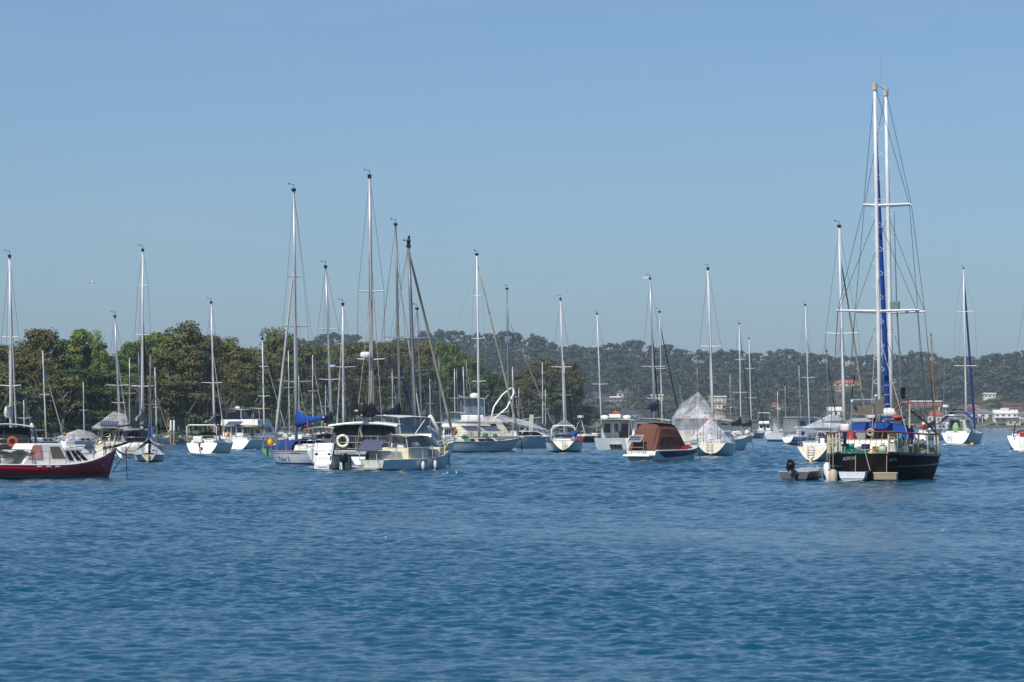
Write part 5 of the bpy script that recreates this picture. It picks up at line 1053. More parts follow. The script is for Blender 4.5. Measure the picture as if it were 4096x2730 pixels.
# ------------------------------------------------------------------ sailing yachts, left to right
b = yacht('white yacht with dark cockpit enclosure behind the red motor sailer at the left edge', 45, 1858, 4, 12, 3.9, (37, 1025), wt=0.8, spr=((1351, 34, 34), (1545, 42, 42)), furl=SAILW, frac=0.93, boom=4.6, cover=WHITE2, fat=(0.8, 0.7), zboom=2.95, hull=HW, mat=ALUW, r=0.1)
b.block('enclosure', 0.8, 4.0, 3.3, 3.1, 0.95, 2.25, 0.2, 0.3, 0.25, BLACK); b.canopy('hardtop', 0.5, 4.2, 3.5, 2.5, WHITE, 0.2, zb=0.95); b.p('targa_arch', MB().tube([(4.0, -1.75, 0.95), (3.6, -1.7, 2.0), (3.0, -1.5, 2.45)], 0.09, 7), WHITE, smooth=True)
o = b.hang('lifebuoy', 'orange lifebuoy ring above the red motor sailer wheelhouse', 'lifebuoy', (0.0, -0.55, 1.38)); part('ring', MB().torus((0, 0, 0), 0.24, 0.06, (1, 0, 0), 24, 8), ORANGE, o, True); part('grab_line', MB().torus((-0.01, 0, 0), 0.32, 0.01, (1, 0, 0), 24, 4), ROPE, o)
b = yacht('small white yacht with yellow bow buoy and slanting furled jib, second mast from left', 185, 1800, 31, 8, 2.7, (170, 1395), spr=((1581, 24, 24),), furl=SAILW, frac=0.82, boom=2.6, cover=None, hull=HBL, buoy='yellow pickup buoy on the second-from-left yacht bow', mat=ALUW, r=0.07, cab=WHITE2)
b = yacht('low yacht under white bird netting left of the green shed', 338, 1795, 35, 7.5, 2.5, (333, 1530), spr=((1643, 20, 20),), hull=HW, mat=ALUW, r=0.055, vane=False, detail=1)
boat_net(b, 'bird_net', [(0.3, -1.1, 1.0), (6.5, -0.5, 1.0), (3.2, 0, 1.9), (0.3, 1.1, 1.0), (6.5, 0.5, 1.0), (5.2, 0, 1.7)], [(0, 1, 5, 2), (3, 2, 5, 4), (0, 2, 3)], NETW)
b = yacht('cream cruising yacht with white bimini and yellow bow buoy right of the green shed', 482, 1826, 9, 10.5, 3.4, (459, 1265), spr=((1543, 46, 46), (1613, 28, 28)), furl=SAILW, frac=0.74, boom=3.6, cover=None, hull=HCR, cab=CREAM, mat=ALU, r=0.09, buoy='yellow pickup buoy on the cream yacht beside the green shed')
b.canopy('hardtop', 0.4, 3.6, 2.7, 2.2, WHITE2, 0.12, zb=0.9); b.block('cockpit_screen', 2.6, 4.2, 2.3, 2.0, 1.1, 2.0, 0.2, 0.4, 0.15, CREAM, wins=((0.1, 0.8, 0.3, 0.85),), back=((0.1, 0.45, 0.2, 0.85), (0.55, 0.9, 0.2, 0.85)))
boat_net(b, 'bird_net', [(0.5, -1.4, 2.15), (0.5, 1.4, 2.15), (3.4, 1.3, 2.1), (3.4, -1.3, 2.1), (2.6, 0, 3.4), (2.9, -0.9, 3.2)], [(0, 1, 4), (1, 2, 4), (2, 3, 5), (3, 0, 5), (0, 4, 5)], NETT)
b.p('solar_panel', MB().box((0.6, 0, 2.5), (0.5, 1.4, 0.04), 0, -0.6), SOLAR)
b = yacht('white yacht with black furled jib, grey boom bag and slatted swim step at left', 568, 1838, 5, 11.5, 3.5, (570, 1000), spr=((1144, 19, 22), (1341, 30, 32), (1547, 43, 44)), furl=BLACK, frac=0.7, boom=4.2, cover=GREYC, fat=(0.95, 0.4), zboom=2.7, hull=HW, wt=0.78, mat=ALUW, r=0.1, dodger=BLACK, furlr=0.09, p=(0.22, 0.14, 0.55))
b.p('swim_step', MB().box((-0.12, 0.25, 0.45), (0.3, 1.35, 0.06)), WHITE)
for k in range(7): b.p('teak_slat', MB().box((-0.03 - 0.012 * 0, 0.3, 0.52 + 0.05 * k), (0.04, 1.2, 0.035)), WOODG)
b.canopy('bimini', 0.3, 2.6, 2.6, 2.45, NAVY, 0.15, zb=0.95); b.block('spray_screen', 2.6, 3.6, 2.4, 2.2, 1.15, 2.1, 0.3, 0.4, 0.2, GREYC); b.p('helm_cover', MB().ell((1.6, 0.1, 1.45), (0.3, 0.55, 0.5), 10, 6), NAVY, smooth=True)
HWS = hullmat('hull_white_small', '#c9cdcf', [(0.13, '#22262c')], growth=0.3)
b = yacht('little white double-ended yacht under silver tarpaulins', 599, 1852, 1, 6.2, 1.95, (602, 1406), mf=0.6, wt=0.42, fb=(0.52, 0.48, 0.7), spr=((1621, 32, 37),), hull=HWS, trans=M('transom_cream_rust', '#cfc7b4', 0.5, dirt='#8a5a30', dirt_amt=0.8), mat=ALUD, r=0.075, cabin=False, zks=0.06, tr=0.1, p=(0.55, 0.14, 0.5), detail=1, furl=NAVY, frac=0.9)
SILV = M('silver_tarp', '#9aa2ac', 0.45, var=0.3, scale=4, bump=0.6, dirt='#3f444c', dirt_amt=0.6)
b.p('tarpaulin', MB().sheet([[Vector((0.4 + 4.2 * i / 6, 0.92 * (j / 4 - 1) * (-1) * (1 - 0.1 * i / 6) + 0.0, 0.5 + 1.05 * (1 - abs(j / 4 - 1)) ** 0.8 * (1 - 0.25 * i / 6) + 0.06 * sin(i * 2 + j))) for j in range(9)] for i in range(7)]), SILV); 
for sd in (1, -1): b.p('tarp_flap', MB().sheet([[Vector((0.75 - 0.45 * i / 4, sd * (0.06 + (0.30 + 0.62 * j / 3) * i / 4), 1.62 - 1.1 * (i / 4) ** 0.9 + 0.03 * sin(3 * j + i))) for j in range(4)] for i in range(5)]), SILV)
b.p('mast_wrap', MB().tube([(3.72, 0, 1.5), (3.72, 0, 2.4)], 0.12, 8), BLUE); b.p('rudder', MB().box((-0.06, 0, 0.25), (0.1, 0.05, 0.7)), GREYD)
yacht('distant pale blue yacht with furled jib left of the mooring piles', 627, 1778, 24, 8.5, 2.7, (619, 1465), spr=((1631, 14, 12),), furl=SAILW, frac=0.62, boom=2.8, cover=GREYC, fat=(0.4, 0.15), hull=HBL, mat=ALUW, r=0.075, cab=WHITE2, detail=1, buoy='yellow pickup buoy on the yacht beside the mooring piles')
b = yacht('white yacht with black sprayhood, white stern arch and small red outboard', 859, 1815, 12, 10, 3.3, (844, 1210), spr=((1533, 48, 37),), furl=SAILW, frac=0.68, boom=3.4, cover=GREYC, fat=(0.75, 0.2), zboom=2.6, hull=HW, wt=0.78, mat=ALUW, r=0.085, dodger=BLACK, buoy='yellow pickup buoy on the yacht with the white stern arch', tr=0.55, p=(0.26, 0.14, 0.5))
b.p('stern_arch', MB().tube([(0.5, 1.25, 0.9), (0.45, 1.25, 2.2), (0.45, 1.1, 2.35), (0.45, -1.1, 2.35), (0.45, -1.25, 2.2), (0.5, -1.25, 0.9)], 0.045, 7), WHITE, smooth=True); b.p('arch_panel', MB().box((1.0, 0, 2.38), (1.1, 2.0, 0.05)), WHITE); b.p('life_raft', MB().box((0.6, 0.35, 1.15), (0.35, 0.8, 0.5)), WHITE, bev=0.06)
ob = b.hang('outboard_motor', 'small red outboard on the white arch yacht transom', 'outboard', (0.05, 0.1, 0.45)); outboard(b, ob, (0, 0, 0.1), 0.6, 0, 0, RED)
b = yacht('long white yacht with row of small cabin windows behind the peach mooring ball', 1058, 1800, 28, 11, 3.5, (1049, 1356), mf=0.55, spr=((1468, 17, 22), (1586, 26, 28)), furl=SAILW, frac=0.9, boom=4.2, cover=M('khaki_canvas', '#6f6a4e', 0.9), fat=(0.5, 0.25), hull=HW, wt=0.74, tr=0.6, mat=ALUW, r=0.085, wins=((0.12, 0.2, 0.35, 0.8), (0.28, 0.38, 0.35, 0.8), (0.44, 0.54, 0.35, 0.8), (0.6, 0.68, 0.35, 0.8)))
b.canopy('bimini', 0.5, 2.6, 2.2, 2.35, BEIGEC, 0.15, zb=0.95); b.p('solar_panel', MB().box((0.6, 0.3, 2.5), (0.8, 1.5, 0.04), 0, -0.4), SOLAR)
HGR = hullmat('hull_green', '#1f4a2c', [(0.05, '#10180f')], dirt='#2a3a20', growth=0.3)
b = Boat('small_yacht', 'small green-hulled boat with pale green transom half hidden by the blue-lettered yacht', 'boat', 1827, 18, 1076, 0.0); h = b.hull(HGR, M('transom_pale_green', '#5c9a62', 0.5, dirt='#3a5c36', dirt_amt=0.5), L=6.0, B=1.9, wt=0.62, fb=(0.6, 0.5, 0.8), zks=0.02, p=(0.42, 0.18, 0.55), rail=WOODG); b.rails(n=3, hgt=0.5, lines=1); b.block('cuddy', 1.8, 4.2, 1.2, 0.8, 0.45, 0.95, 0.05, 0.4, 0.1, WHITE2, wins=((0.2, 0.6, 0.3, 0.8),)); b.p('rudder', MB().box((-0.08, 0.1, 0.25), (0.12, 0.05, 0.7)), BLACKP)
# Take 5
b = yacht('white yacht lettered Take 5 with blue boom cover, bow to the left', 1186, 1867, -20, 9.2, 3.1, (1174, 760), hull=HWB, wt=0.72, fb=(0.9, 0.88, 1.08), spr=((1110, 31, 37), (1308, 52, 54), (1529, 52, 67)), furl=SAILW, frac=0.72, boom=4.6, cover=BLUE, fat=(1.05, 0.26), zboom=2.35, rise=0.5, r=0.1, furlr=0.085, tr=0.3)
b.arch('deck_cover', 3.0, 7.4, 2.2, 0.85, 1.6, 0.25, BLUE2); lettering('boat_name', b.o, 'Take 5', lambda u, v: b.h.at_z(0.46 - 0.19 * u, 0.30 + 0.36 * v, 1, 0.015), M('letter_blue', '#1d3b86', 0.5))
b.p('maker_script', MB().tube([b.h.at_z(0.25 - 0.15 * i / 24, 0.78 + 0.02 * sin(i * 1.9) + (0.05 if i < 2 else 0), 1, 0.02) for i in range(25)], 0.012, 4), BLACKP)
for sd in (1, -1): b.p('cove_stripe', MB().tube([b.h.at_z(0.02 + 0.95 * i / 14, b.h.zd(0.02 + 0.95 * i / 14) - 0.14, sd, 0.005) for i in range(15)], 0.012, 4), M('stripe_blue', '#27408a', 0.4))
b.bow_buoy('yellow pickup buoy on the blue-lettered yacht bow', 0.86, 1, 0.35, 0.24)
for k in range(5): b.p('signal_flag', MB().add([(1.8 + 0.15 * k, 0.6 - 0.1 * k, 2.6 - 0.25 * k), (1.8 + 0.15 * k, 0.47 - 0.1 * k, 2.57 - 0.25 * k), (1.8 + 0.15 * k, 0.54 - 0.1 * k, 2.45 - 0.25 * k)], [(0, 1, 2)]), FLAGO)
# yachts behind the catamaran
b = yacht('yacht with red bunting and black sprayhood seen past the blue boom cover', 1328, 1850, 8, 10, 3.2, (1302, 1067), spr=((1318, 40, 43), (1520, 44, 44)), furl=None, boom=3.8, cover=NAVY, fat=(0.8, 0.5), zboom=2.6, hull=HW, r=0.085, dodger=BLACK)
b.p('radome', MB().tube([b.mf(6.2) + Vector((0, -0.25, 0)), b.mf(6.35) + Vector((0, -0.25, 0))], 0.24, 10), M('radome_blue', '#aebfd2', 0.5)); b.canopy('bimini', 0.3, 2.2, 2.2, 2.3, WHITE2, 0.15, zb=0.9)
for k in range(9): q = Vector((0.3, 1.3 - 0.28 * k, 1.5 + 0.55 * abs(sin(k * 1.3)))); b.p('signal_flag', MB().add([q, q + Vector((0, -0.13, -0.02)), q + Vector((0, -0.06, -0.15))], [(0, 1, 2)]), FLAGO)
b = yacht('white-masted yacht with wind generator behind the catamaran lifebuoy', 1374, 1836, -8, 9, 3.0, (1371, 1217), spr=((1470, 37, 48),), furl=SAILW, frac=0.9, hull=HW, mat=ALUW, r=0.08); b.p('wind_generator', MB().tube([(0.4, -0.7, 0.9), (0.4, -0.7, 3.4)], 0.03, 5).tube([(0.1, -0.7, 3.4), (0.75, -0.7, 3.4)], [0.05, 0.1], 8).box((0.8, -0.7, 3.4), (0.02, 0.1, 1.0)).box((0.8, -0.7, 3.4), (0.02, 1.0, 0.1)), WHITE)
b = yacht('grey-masted yacht with navy boom bag right of the tallest catamaran mast', 1602, 1848, 20, 11, 3.4, (1582, 898), spr=((1350, 70, 30), (1513, 45, 25)), furl=SAILW, frac=0.82, boom=4.6, cover=NAVY, fat=(1.0, 0.35), zboom=3.0, hull=HW, mat=ALUD, r=0.095); b.stay(b.mf(6.5), Vector((10.4, 0.2, 1.3)), 0.05, BLUE2, 'furled_staysail')
b = yacht('pilothouse yacht with dark thick mast, hardtop arch and rope-wrapped jib behind the cabin boat', 1664, 1866, 26, 12, 3.8, (1634, 985), mf=0.55, hull=HW, fb=(1.2, 1.2, 1.58), spr=((1355, 82, 84),), furl=SAILT, frac=0.97, furlr=0.1, mat=ALUD, r=0.125, cabin=False, buoy='yellow pickup buoy on the pilothouse yacht bow')
b.block('pilothouse', 5.6, 9.9, 2.9, 1.7, 1.15, 2.35, 0.2, 2.3, 0.35, WHITE, wins=((0.12, 0.38, 0.4, 0.85), (0.45, 0.7, 0.4, 0.8)), wmat=GLASSB); b.canopy('hardtop', 1.2, 5.6, 3.1, 3.0, WHITE, 0.12, zb=1.2, pm=WHITE)
b.p('hardtop_arch', MB().tube([(5.4, -1.5, 2.95), (6.1, -1.65, 2.2), (6.4, -1.75, 1.2)], 0.12, 8), WHITE, smooth=True); b.p('hardtop_arch', MB().tube([(5.4, 1.5, 2.95), (6.1, 1.65, 2.2), (6.4, 1.75, 1.2)], 0.12, 8), WHITE, smooth=True); b.block('clear_screen', 1.6, 5.3, 2.8, 2.8, 2.0, 2.85, 0, 0, 0.02, CLEAR, bev=0)
bd = thing('perched_bird', 'dark bird perched on the thick dark masthead', 'bird', b.w(b.mt + Vector((0, 0, 0.02))), b.rz); part('body', MB().ell((0, 0, 0.25), (0.14, 0.12, 0.24), 10, 8).ell((0.05, 0, 0.52), (0.09, 0.08, 0.1), 8, 6), BLACKP, bd, True); part('beak', MB().tube([(0.12, 0, 0.52), (0.22, 0, 0.5)], [0.025, 0.006], 5), GREYD, bd)
# Fiddler's Green
HF = hullmat('hull_fiddler', '#c6cdd0', [(0.12, '#12181c')], growth=0.2, dirt='#8fa39a', dirt_amt=0.3)
b = yacht("white yacht lettered Fiddler's Green with two solar panels, side-on", 1917, 1812.5, 49, 10.6, 3.2, (1907, 1018), mf=0.55, hull=HF, wt=0.55, fb=(0.92, 0.9, 1.25), over=1.5, spr=((1185, 25, 28), (1356, 38, 42), (1527, 42, 46)), furl=SAILT, frac=0.96, furlr=0.085, r=0.1, mat=ALUW, cab=CREAM, wins=((0.2, 0.32, 0.3, 0.75), (0.42, 0.85, 0.3, 0.75)), boom=5.0, zboom=2.55, rail=M('teak_rail', '#4a3a2c', 0.7), buoy=None)
lettering('boat_name', b.o, "Fiddler's Green", lambda u, v: b.h.at_z(0.395 + 0.15 * u, 0.60 + 0.20 * v, -1, 0.015), BLACKP)
for sd in (1, -1): b.p('cove_stripe', MB().tube([b.h.at_z(0.02 + 0.96 * i / 16, b.h.zd(0.02 + 0.96 * i / 16) - 0.12, sd, 0.004) for i in range(17)], 0.010, 4), WOODG)
for x, y in ((4.9, -0.1), (7.0, -0.1)): b.solar((x, y, 2.05), 1.7, 0.9, 0.0, 0.45); b.p('panel_stand', MB().tube([(x, y, 1.3), (x, y, 2.0)], 0.025, 5), STEEL)
b.p('deck_gear', MB().ell((3.4, -0.9, 1.35), (0.4, 0.2, 0.16), 8, 5).ell((6.0, -0.6, 1.5), (0.25, 0.25, 0.2), 8, 5).ell((7.1, -0.6, 1.45), (0.2, 0.2, 0.18), 8, 5), M('green_rope', '#147a5e', 0.9), smooth=True); b.p('mooring_chain', MB().tube([(10.5, -0.1, 1.2), (10.55, -0.15, 0.5), (10.6, -0.15, -0.2)], 0.035, 5).torus((10.56, -0.15, 0.4), 0.1, 0.03, (0, 1, 0), 10, 5), BLACKP); b.p('bow_chafe', MB().ell((10.6, -0.1, 1.28), (0.3, 0.12, 0.08), 8, 5), M('neon_yellow', '#c5d62a', 0.7))
# trimaran with curved white frame
b = Boat('motor_sailer', 'white multihull with long dark window band, white nets and an upright white post', 'boat', 1796, 62, 2036, 6.4); h = b.hull(HBL, L=12, B=3.4, wt=0.8, fb=(1.25, 1.2, 1.3), over=0.4, p=(0.15, 0.12, 0.5), rail=WHITE)
b.block('saloon', 6.4, 10.6, 2.9, 1.8, 1.15, 1.75, 0.1, 1.4, 0.25, WHITE, wins=((0.05, 0.88, 0.25, 0.85),)); b.block('deckhouse', 1.0, 6.0, 2.8, 2.6, 1.2, 2.75, 0.3, 1.0, 0.3, CREAM, wins=((0.62, 0.78, 0.45, 0.8),)); b.rails(n=5)
b.mast(6.4, (2028, 1155), 2036, 1.7, ALUD, 0.09, (), True); b.furl(0.8, GREYC, 0.07); b.p('daggerboard', MB().box((8.9, 0.0, 2.5), (0.42, 0.1, 1.7), 0, 0.06), WHITE2); b.p('bow_arch', MB().tube([(7.0, -1.2, 1.2), (7.6, -1.2, 2.0), (8.3, -1.1, 1.3)], 0.04, 6), WHITE, smooth=True)
q0, q1, q2 = (4.2, -0.3, 2.75), (6.5, -0.2, 5.95), (6.75, -0.2, 5.9)
b.p('loop_frame', MB().tube([q0, (4.55, -0.3, 4.1), (5.5, -0.3, 5.3), q1, q2, (6.75, -0.4, 5.5), (5.9, -0.5, 4.0), (4.3, -0.5, 2.8)], 0.09, 8), WHITE, smooth=True)
boat_net(b, 'bird_net', [(1.0, -1.3, 2.75), (6.0, -1.2, 2.6), (10.5, -0.9, 1.7), (1.0, 1.3, 2.75), (6.0, 1.2, 2.6), (10.5, 0.9, 1.7), (5.8, 0, 3.3), (9, 0, 2.6)], [(0, 1, 6), (3, 6, 4), (0, 6, 3), (1, 2, 7, 6), (4, 6, 7, 5)], NETW)
b.p('net_pole', MB().tube([(1.5, -1.0, 2.7), (6.0, -0.8, 3.7)], 0.03, 5).tube([(6, -0.8, 2.7), (9.6, -0.8, 3.1)], 0.03, 5), ALUW)
# heart-transom yacht
b = yacht('white yacht seen squarely from astern with a cream heart-shaped transom and ladder', 2259, 1812, 1.5, 9.5, 3.25, (2242, 1197), wt=0.55, fb=(0.98, 0.9, 1.1), spr=((1470, 44, 38),), hull=HNV, trans=CREAM, furl=GREYC, frac=0.9, mat=ALUW, r=0.095, zks=0.22, tr=0.45, p=(0.62, 0.12, 0.5), rail=NAVY, boom=3.5, cover=GREYC, fat=(0.6, 0.3), zboom=2.4)
b.ladder(0.14, -0.08, 0.32, 0.98, 0.3, 5, STEEL, 0.2); b.p('stern_arch', MB().tube([(0.8, 1.05, 0.95), (0.8, 0.95, 2.1), (0.8, 0.8, 2.3), (0.8, -0.8, 2.3), (0.8, -0.95, 2.1), (0.8, -1.05, 0.95)], 0.06, 7), WHITE, smooth=True); b.arch('sprayhood', 2.4, 3.6, 2.3, 1.0, 1.75, 0.5, CLEAR); b.p('cockpit_screen', MB().box((1.9, 0, 1.25), (0.06, 1.4, 0.6)), GLASSB)
boat_net(b, 'boom_tent', [(1.0, -1.2, 1.9), (1.0, 1.2, 1.9), (4.8, -1.2, 1.7), (4.8, 1.2, 1.7), (1.2, 0, 2.35), (5, 0, 2.95)], [(0, 2, 5, 4), (1, 4, 5, 3)], NETT)
b.ball('bright blue ball fender on the heart-transom yacht rail', (0.75, -0.95, 1.62), 0.26, BLUE)
yacht('red-hulled yacht with white deck behind the heart-transom yacht', 2407, 1772, 35, 10, 3.1, (2388, 1255), spr=((1387, 32, 28), (1538, 38, 38)), hull=hullmat('hull_dark_red', '#7a1420', [(0.06, '#d0d0cc')], growth=0.1), mat=ALUW, r=0.095, furl=None, boom=3.6, cover=GREYC, detail=2).p('radar_tripod', MB().tube([(0.6, -1, 0.9), (0.9, 0, 3.2)], 0.03, 5).tube([(0.6, 1, 0.9), (0.9, 0, 3.2)], 0.03, 5).tube([(1.8, 0, 0.9), (0.9, 0, 3.2)], 0.03, 5).tube([(0.9, 0, 3.2), (0.9, 0, 3.5)], 0.42, 12), WHITE2)
# cat yacht with navy bundle
b = Boat('catamaran', 'white cabin catamaran with a navy sail bundle behind the covered speedboat', 'catamaran', 1810, 6, 2592, 0.0); b.hull(HW, L=10.5, B=4.4, wt=0.9, fb=(1.2, 1.15, 1.3), p=(0.1, 0.1, 0.4)); b.block('deckhouse', 2.0, 8.0, 3.4, 2.6, 1.15, 2.65, 0.2, 1.6, 0.3, WHITE, wins=((0.05, 0.7, 0.5, 0.82),), back=((0.1, 0.35, 0.3, 0.85), (0.42, 0.6, 0.05, 0.85, GREYD), (0.66, 0.9, 0.3, 0.85))); b.canopy('hardtop', 0.6, 6.0, 3.5, 2.95, WHITE, 0.2, zb=1.2, pm=WHITE)
b.mast(5.5, (2588, 1114), 2606, 2.8, ALU, 0.1, ((1468, 44, 50), (1595, 30, 30)), True); b.boom(4.0, 3.6, ALU, NAVY, (0.9, 0.7), cw=0.36); b.furl(0.7, BLACK, 0.07); b.p('masthead_light', MB().box(b.mt + Vector((0, 0.35, 0.05)), (0.1, 0.6, 0.08)), WHITE)
# netted yacht with orange flags
b = yacht('white yacht under a net tent hung with orange pennants, stern-on with boarding ladder', 2853, 1828, 2, 9.8, 3.45, (2832, 1075), wt=0.62, fb=(1.02, 0.95, 1.15), spr=((1388, 43, 43),), hull=HWG, trans=CREAM, mat=ALUW, r=0.115, zks=0.2, tr=0.3, p=(0.5, 0.12, 0.5), furl=None, rail=WHITE2)
b.ladder(0.12, 0.12, 0.36, 1.18, 0.36, 4, STEEL, 0.16)
boat_net(b, 'bird_net', [(0.6, -1.5, 1.1), (0.6, 1.6, 1.3), (3.2, -1.6, 1.05), (3.2, 1.65, 1.1), (2.8, 0.1, 2.95), (1.0, 0.1, 2.1), (7, -1.0, 1.2), (7, 1.0, 1.2), (6, 0, 2.4)], [(0, 2, 4, 5), (1, 5, 4, 3), (0, 5, 1), (2, 6, 8, 4), (3, 4, 8, 7)], NETW)
for y in (1.0, 0.55, -0.5, -0.75): b.p('stern_pole', MB().tube([(0.3, y, 1.0), (0.3, y, 2.85)], 0.02, 5), ALUD)
b.p('gantry', MB().tube([(0.35, 0.8, 2.9), (0.35, 0.0, 2.85), (0.35, -1.6, 2.68)], 0.03, 5), ALUW)
for k, (y, z) in enumerate(((1.02, 2.3), (1.0, 1.95), (0.8, 1.75), (0.42, 2.95), (0.36, 2.75), (0.0, 1.75), (-0.08, 3.2), (-0.2, 2.95), (-0.35, 2.75), (-0.75, 1.85), (-0.5, 1.4), (-0.12, 2.7))): b.p('pennant', MB().add([(0.28, y + 0.07, z + 0.07), (0.28, y - 0.08, z + 0.05), (0.3, y - 0.02, z - 0.11)], [(0, 1, 2)]), FLAGO)
# navy-sailed pair
b = yacht('blue-white yacht with navy mainsail cover and black forestay, left of the dark-rigged pair', 2964, 1770, 18, 11, 3.4, (2957, 1295), spr=((1440, 22, 24), (1571, 30, 30)), hull=HBL, furl=BLACK, frac=0.94, boom=4.4, cover=NAVY, fat=(1.3, 0.5), zboom=2.2, mat=ALUW, r=0.095, detail=1)
b = yacht('grey-green yacht with navy sail cover and black forestay, right of the dark-rigged pair', 3006, 1755, 25, 12, 3.5, (2996, 1355), spr=((1475, 22, 22), (1593, 26, 30)), hull=hullmat('hull_grey_green', '#8f9a8c', [(0.08, '#2a2c26')]), furl=BLACK, frac=0.9, boom=4.6, cover=NAVY, fat=(1.2, 0.5), mat=ALUW, r=0.1, detail=1)
# oval-transom yacht
b = yacht('white yacht with small oval lettered transom and cluttered stern rails', 3239, 1783, 25, 11, 3.1, (3221, 1220), wt=0.46, fb=(0.95, 0.85, 1.15), spr=((1512, 28, 30),), furl=SAILT, frac=0.75, boom=3.8, cover=WHITE2, fat=(0.4, 0.25), hull=hullmat('hull_white_blue_stripe', '#c9cfd6', [(0.14, '#16191b'), (0.5, '#cdd2d6'), (0.62, '#33508e')]), trans=WHITE, mat=ALUW, r=0.09, zks=0.25, p=(0.4, 0.14, 0.5))
lettering('boat_name', b.o, 'Misty', lambda u, v: Vector((b.h.S(0, 0.8).x - 0.02, 0.4 - 0.8 * u, 0.62 + 0.24 * v)), M('letter_light_blue', '#5f86c4', 0.5)); b.p('stern_gear', MB().torus((0.4, 0.3, 1.4), 0.3, 0.03, (1, 0, 0.2), 14, 4).torus((0.5, 0.65, 1.35), 0.28, 0.03, (1, 0.2, 0), 14, 4).torus((0.45, -0.3, 1.45), 0.3, 0.025, (1, 0, 0.2), 14, 4), ROPE); b.ladder(-0.05, -0.1, -0.05, 0.5, 0.4, 2); b.p('windbreak', MB().box((2.4, -0.9, 1.35), (0.8, 0.05, 0.5)), BLUE)
# cream-stern yacht
b = yacht('cream-transom yacht with steering wheel and folded ladder left of the black ketch', 3378, 1853, 20.5, 11, 3.3, (3358, 905), mf=0.55, wt=0.62, fb=(1.02, 0.95, 1.2), spr=((1336, 68, 70),), furl=SAILT, frac=0.87, furlr=0.075, hull=HCR, trans=CREAM, mat=ALUW, r=0.115, zks=0.12, tr=0.28, p=(0.55, 0.14, 0.5), boom=4.0, zboom=2.6)
b.ladder(0.1, 0.05, 0.4, 1.05, 0.4, 4, STEEL, 0.1); b.p('wheel', MB().torus((1.5, -0.2, 1.5), 0.42, 0.02, (1, 0, 0), 22, 5).tube([(1.5, -0.2, 1.1), (1.5, -0.2, 1.9)], 0.012, 4).tube([(1.5, -0.6, 1.5), (1.5, 0.2, 1.5)], 0.012, 4), STEEL); b.p('pedestal', MB().box((1.55, -0.2, 1.25), (0.2, 0.3, 0.6)), WHITE, bev=0.05); b.p('rudder', MB().box((0.02, 0, 0.0), (0.3, 0.16, 0.7)), CREAM, bev=0.03); b.p('dark_dodger', MB().frus(3.0, 4.2, 1.6, 1.4, 1.1, 1.75, 0.2, 0.4, 0.2), BLACK, bev=0.1)
# right-hand yachts
b = yacht('large white yacht with blue tarpaulins over a stern arch and a blue furled jib', 3865, 1778, 10, 14, 4.3, (3855, 1074), wt=0.78, fb=(1.35, 1.25, 1.6), spr=((1248, 35, 42), (1465, 46, 48)), furl=BLUE2, frac=0.97, furlr=0.16, hull=hullmat('hull_white_dark_band', '#d0d6d8', [(0.1, '#15181c')], growth=0.1), mat=ALUW, r=0.13, tr=0.5, p=(0.3, 0.14, 0.5))
for sd in (1, -1): b.p('tarpaulin', MB().sheet([[Vector((1.2 + 2.4 * i / 3, sd * (0.35 + 1.9 * j / 3), 4.2 - 1.7 * (j / 3) ** 0.9 + 0.05 * sin(i * 2 + j))) for j in range(4)] for i in range(4)], 0.03), BLUE)
b.p('stern_arch', MB().tube([(0.6, 1.9, 1.3), (0.7, 1.75, 3.0), (0.7, 1.2, 3.45), (0.7, -1.2, 3.45), (0.7, -1.75, 3.0), (0.6, -1.9, 1.3)], 0.07, 7), STEEL, smooth=True); b.p('arch_cross', MB().tube([(0.7, -2.0, 3.8), (0.7, 0, 3.95), (0.7, 2.2, 3.7)], 0.04, 5), STEEL); b.block('cockpit_house', 3.0, 5.4, 3.0, 2.6, 1.4, 2.9, 0.2, 0.6, 0.3, GREYP, back=((0.1, 0.4, 0.3, 0.9), (0.45, 0.65, 0.1, 0.9, M('green_panel', '#4c6b45', 0.7)))); b.p('radar_pole', MB().tube([(0.8, 1.2, 3.4), (0.8, 1.2, 4.3)], 0.05, 6).tube([(0.8, 1.2, 4.4), (0.8, 1.2, 4.7)], 0.4, 12), WHITE); b.p('green_kayak_end', MB().ell((1.2, 0.1, 1.9), (0.3, 0.4, 0.7), 10, 6), M('kayak_green', '#93b878', 0.6), smooth=True); b.ladder(-0.02, 0.7, 0.35, 1.35, 0.5, 4); b.p('aerial', MB().tube([(0.8, 1.5, 3.4), (0.8, 1.4, 9)], 0.02, 4), ALU)
b = yacht('white yacht with red netting on its transom, cut by the right edge', 4128, 1803, 8, 11, 3.7, (4112, 1150), wt=0.82, fb=(1.35, 1.2, 1.4), furl=None, hull=HW, trans=WHITE, tr=0.5, p=(0.34, 0.14, 0.5), spr=((1400, 50, 50),)); b.p('red_net', MB().box((0.42, 0.0, 1.5), (0.1, 0.7, 0.36)), RED, bev=0.04); b.ladder(0.05, 0.12, 0.25, 1.3, 0.35, 6, STEEL, 0.25); b.p('self_steering', MB().box((0.2, 0.9, 1.9), (0.1, 0.5, 0.06)).tube([(0.2, 0.9, 1.2), (0.2, 0.7, 2.5)], 0.05, 6), BLACKP); b.arch('sprayhood', 2.6, 4.0, 2.4, 1.2, 2.1, 0.4, WHITE2)
yacht('yacht with varnished orange-brown mast and blue cover behind the ketch rail', 3742, 1762, 20, 10.5, 3.2, (3725, 1340), spr=((1512, 20, 28),), mat=WOOD, r=0.12, hull=HW, boom=3.6, cover=BLUE2, fat=(1.2, 0.4), zboom=2.2, detail=1, furl=None)

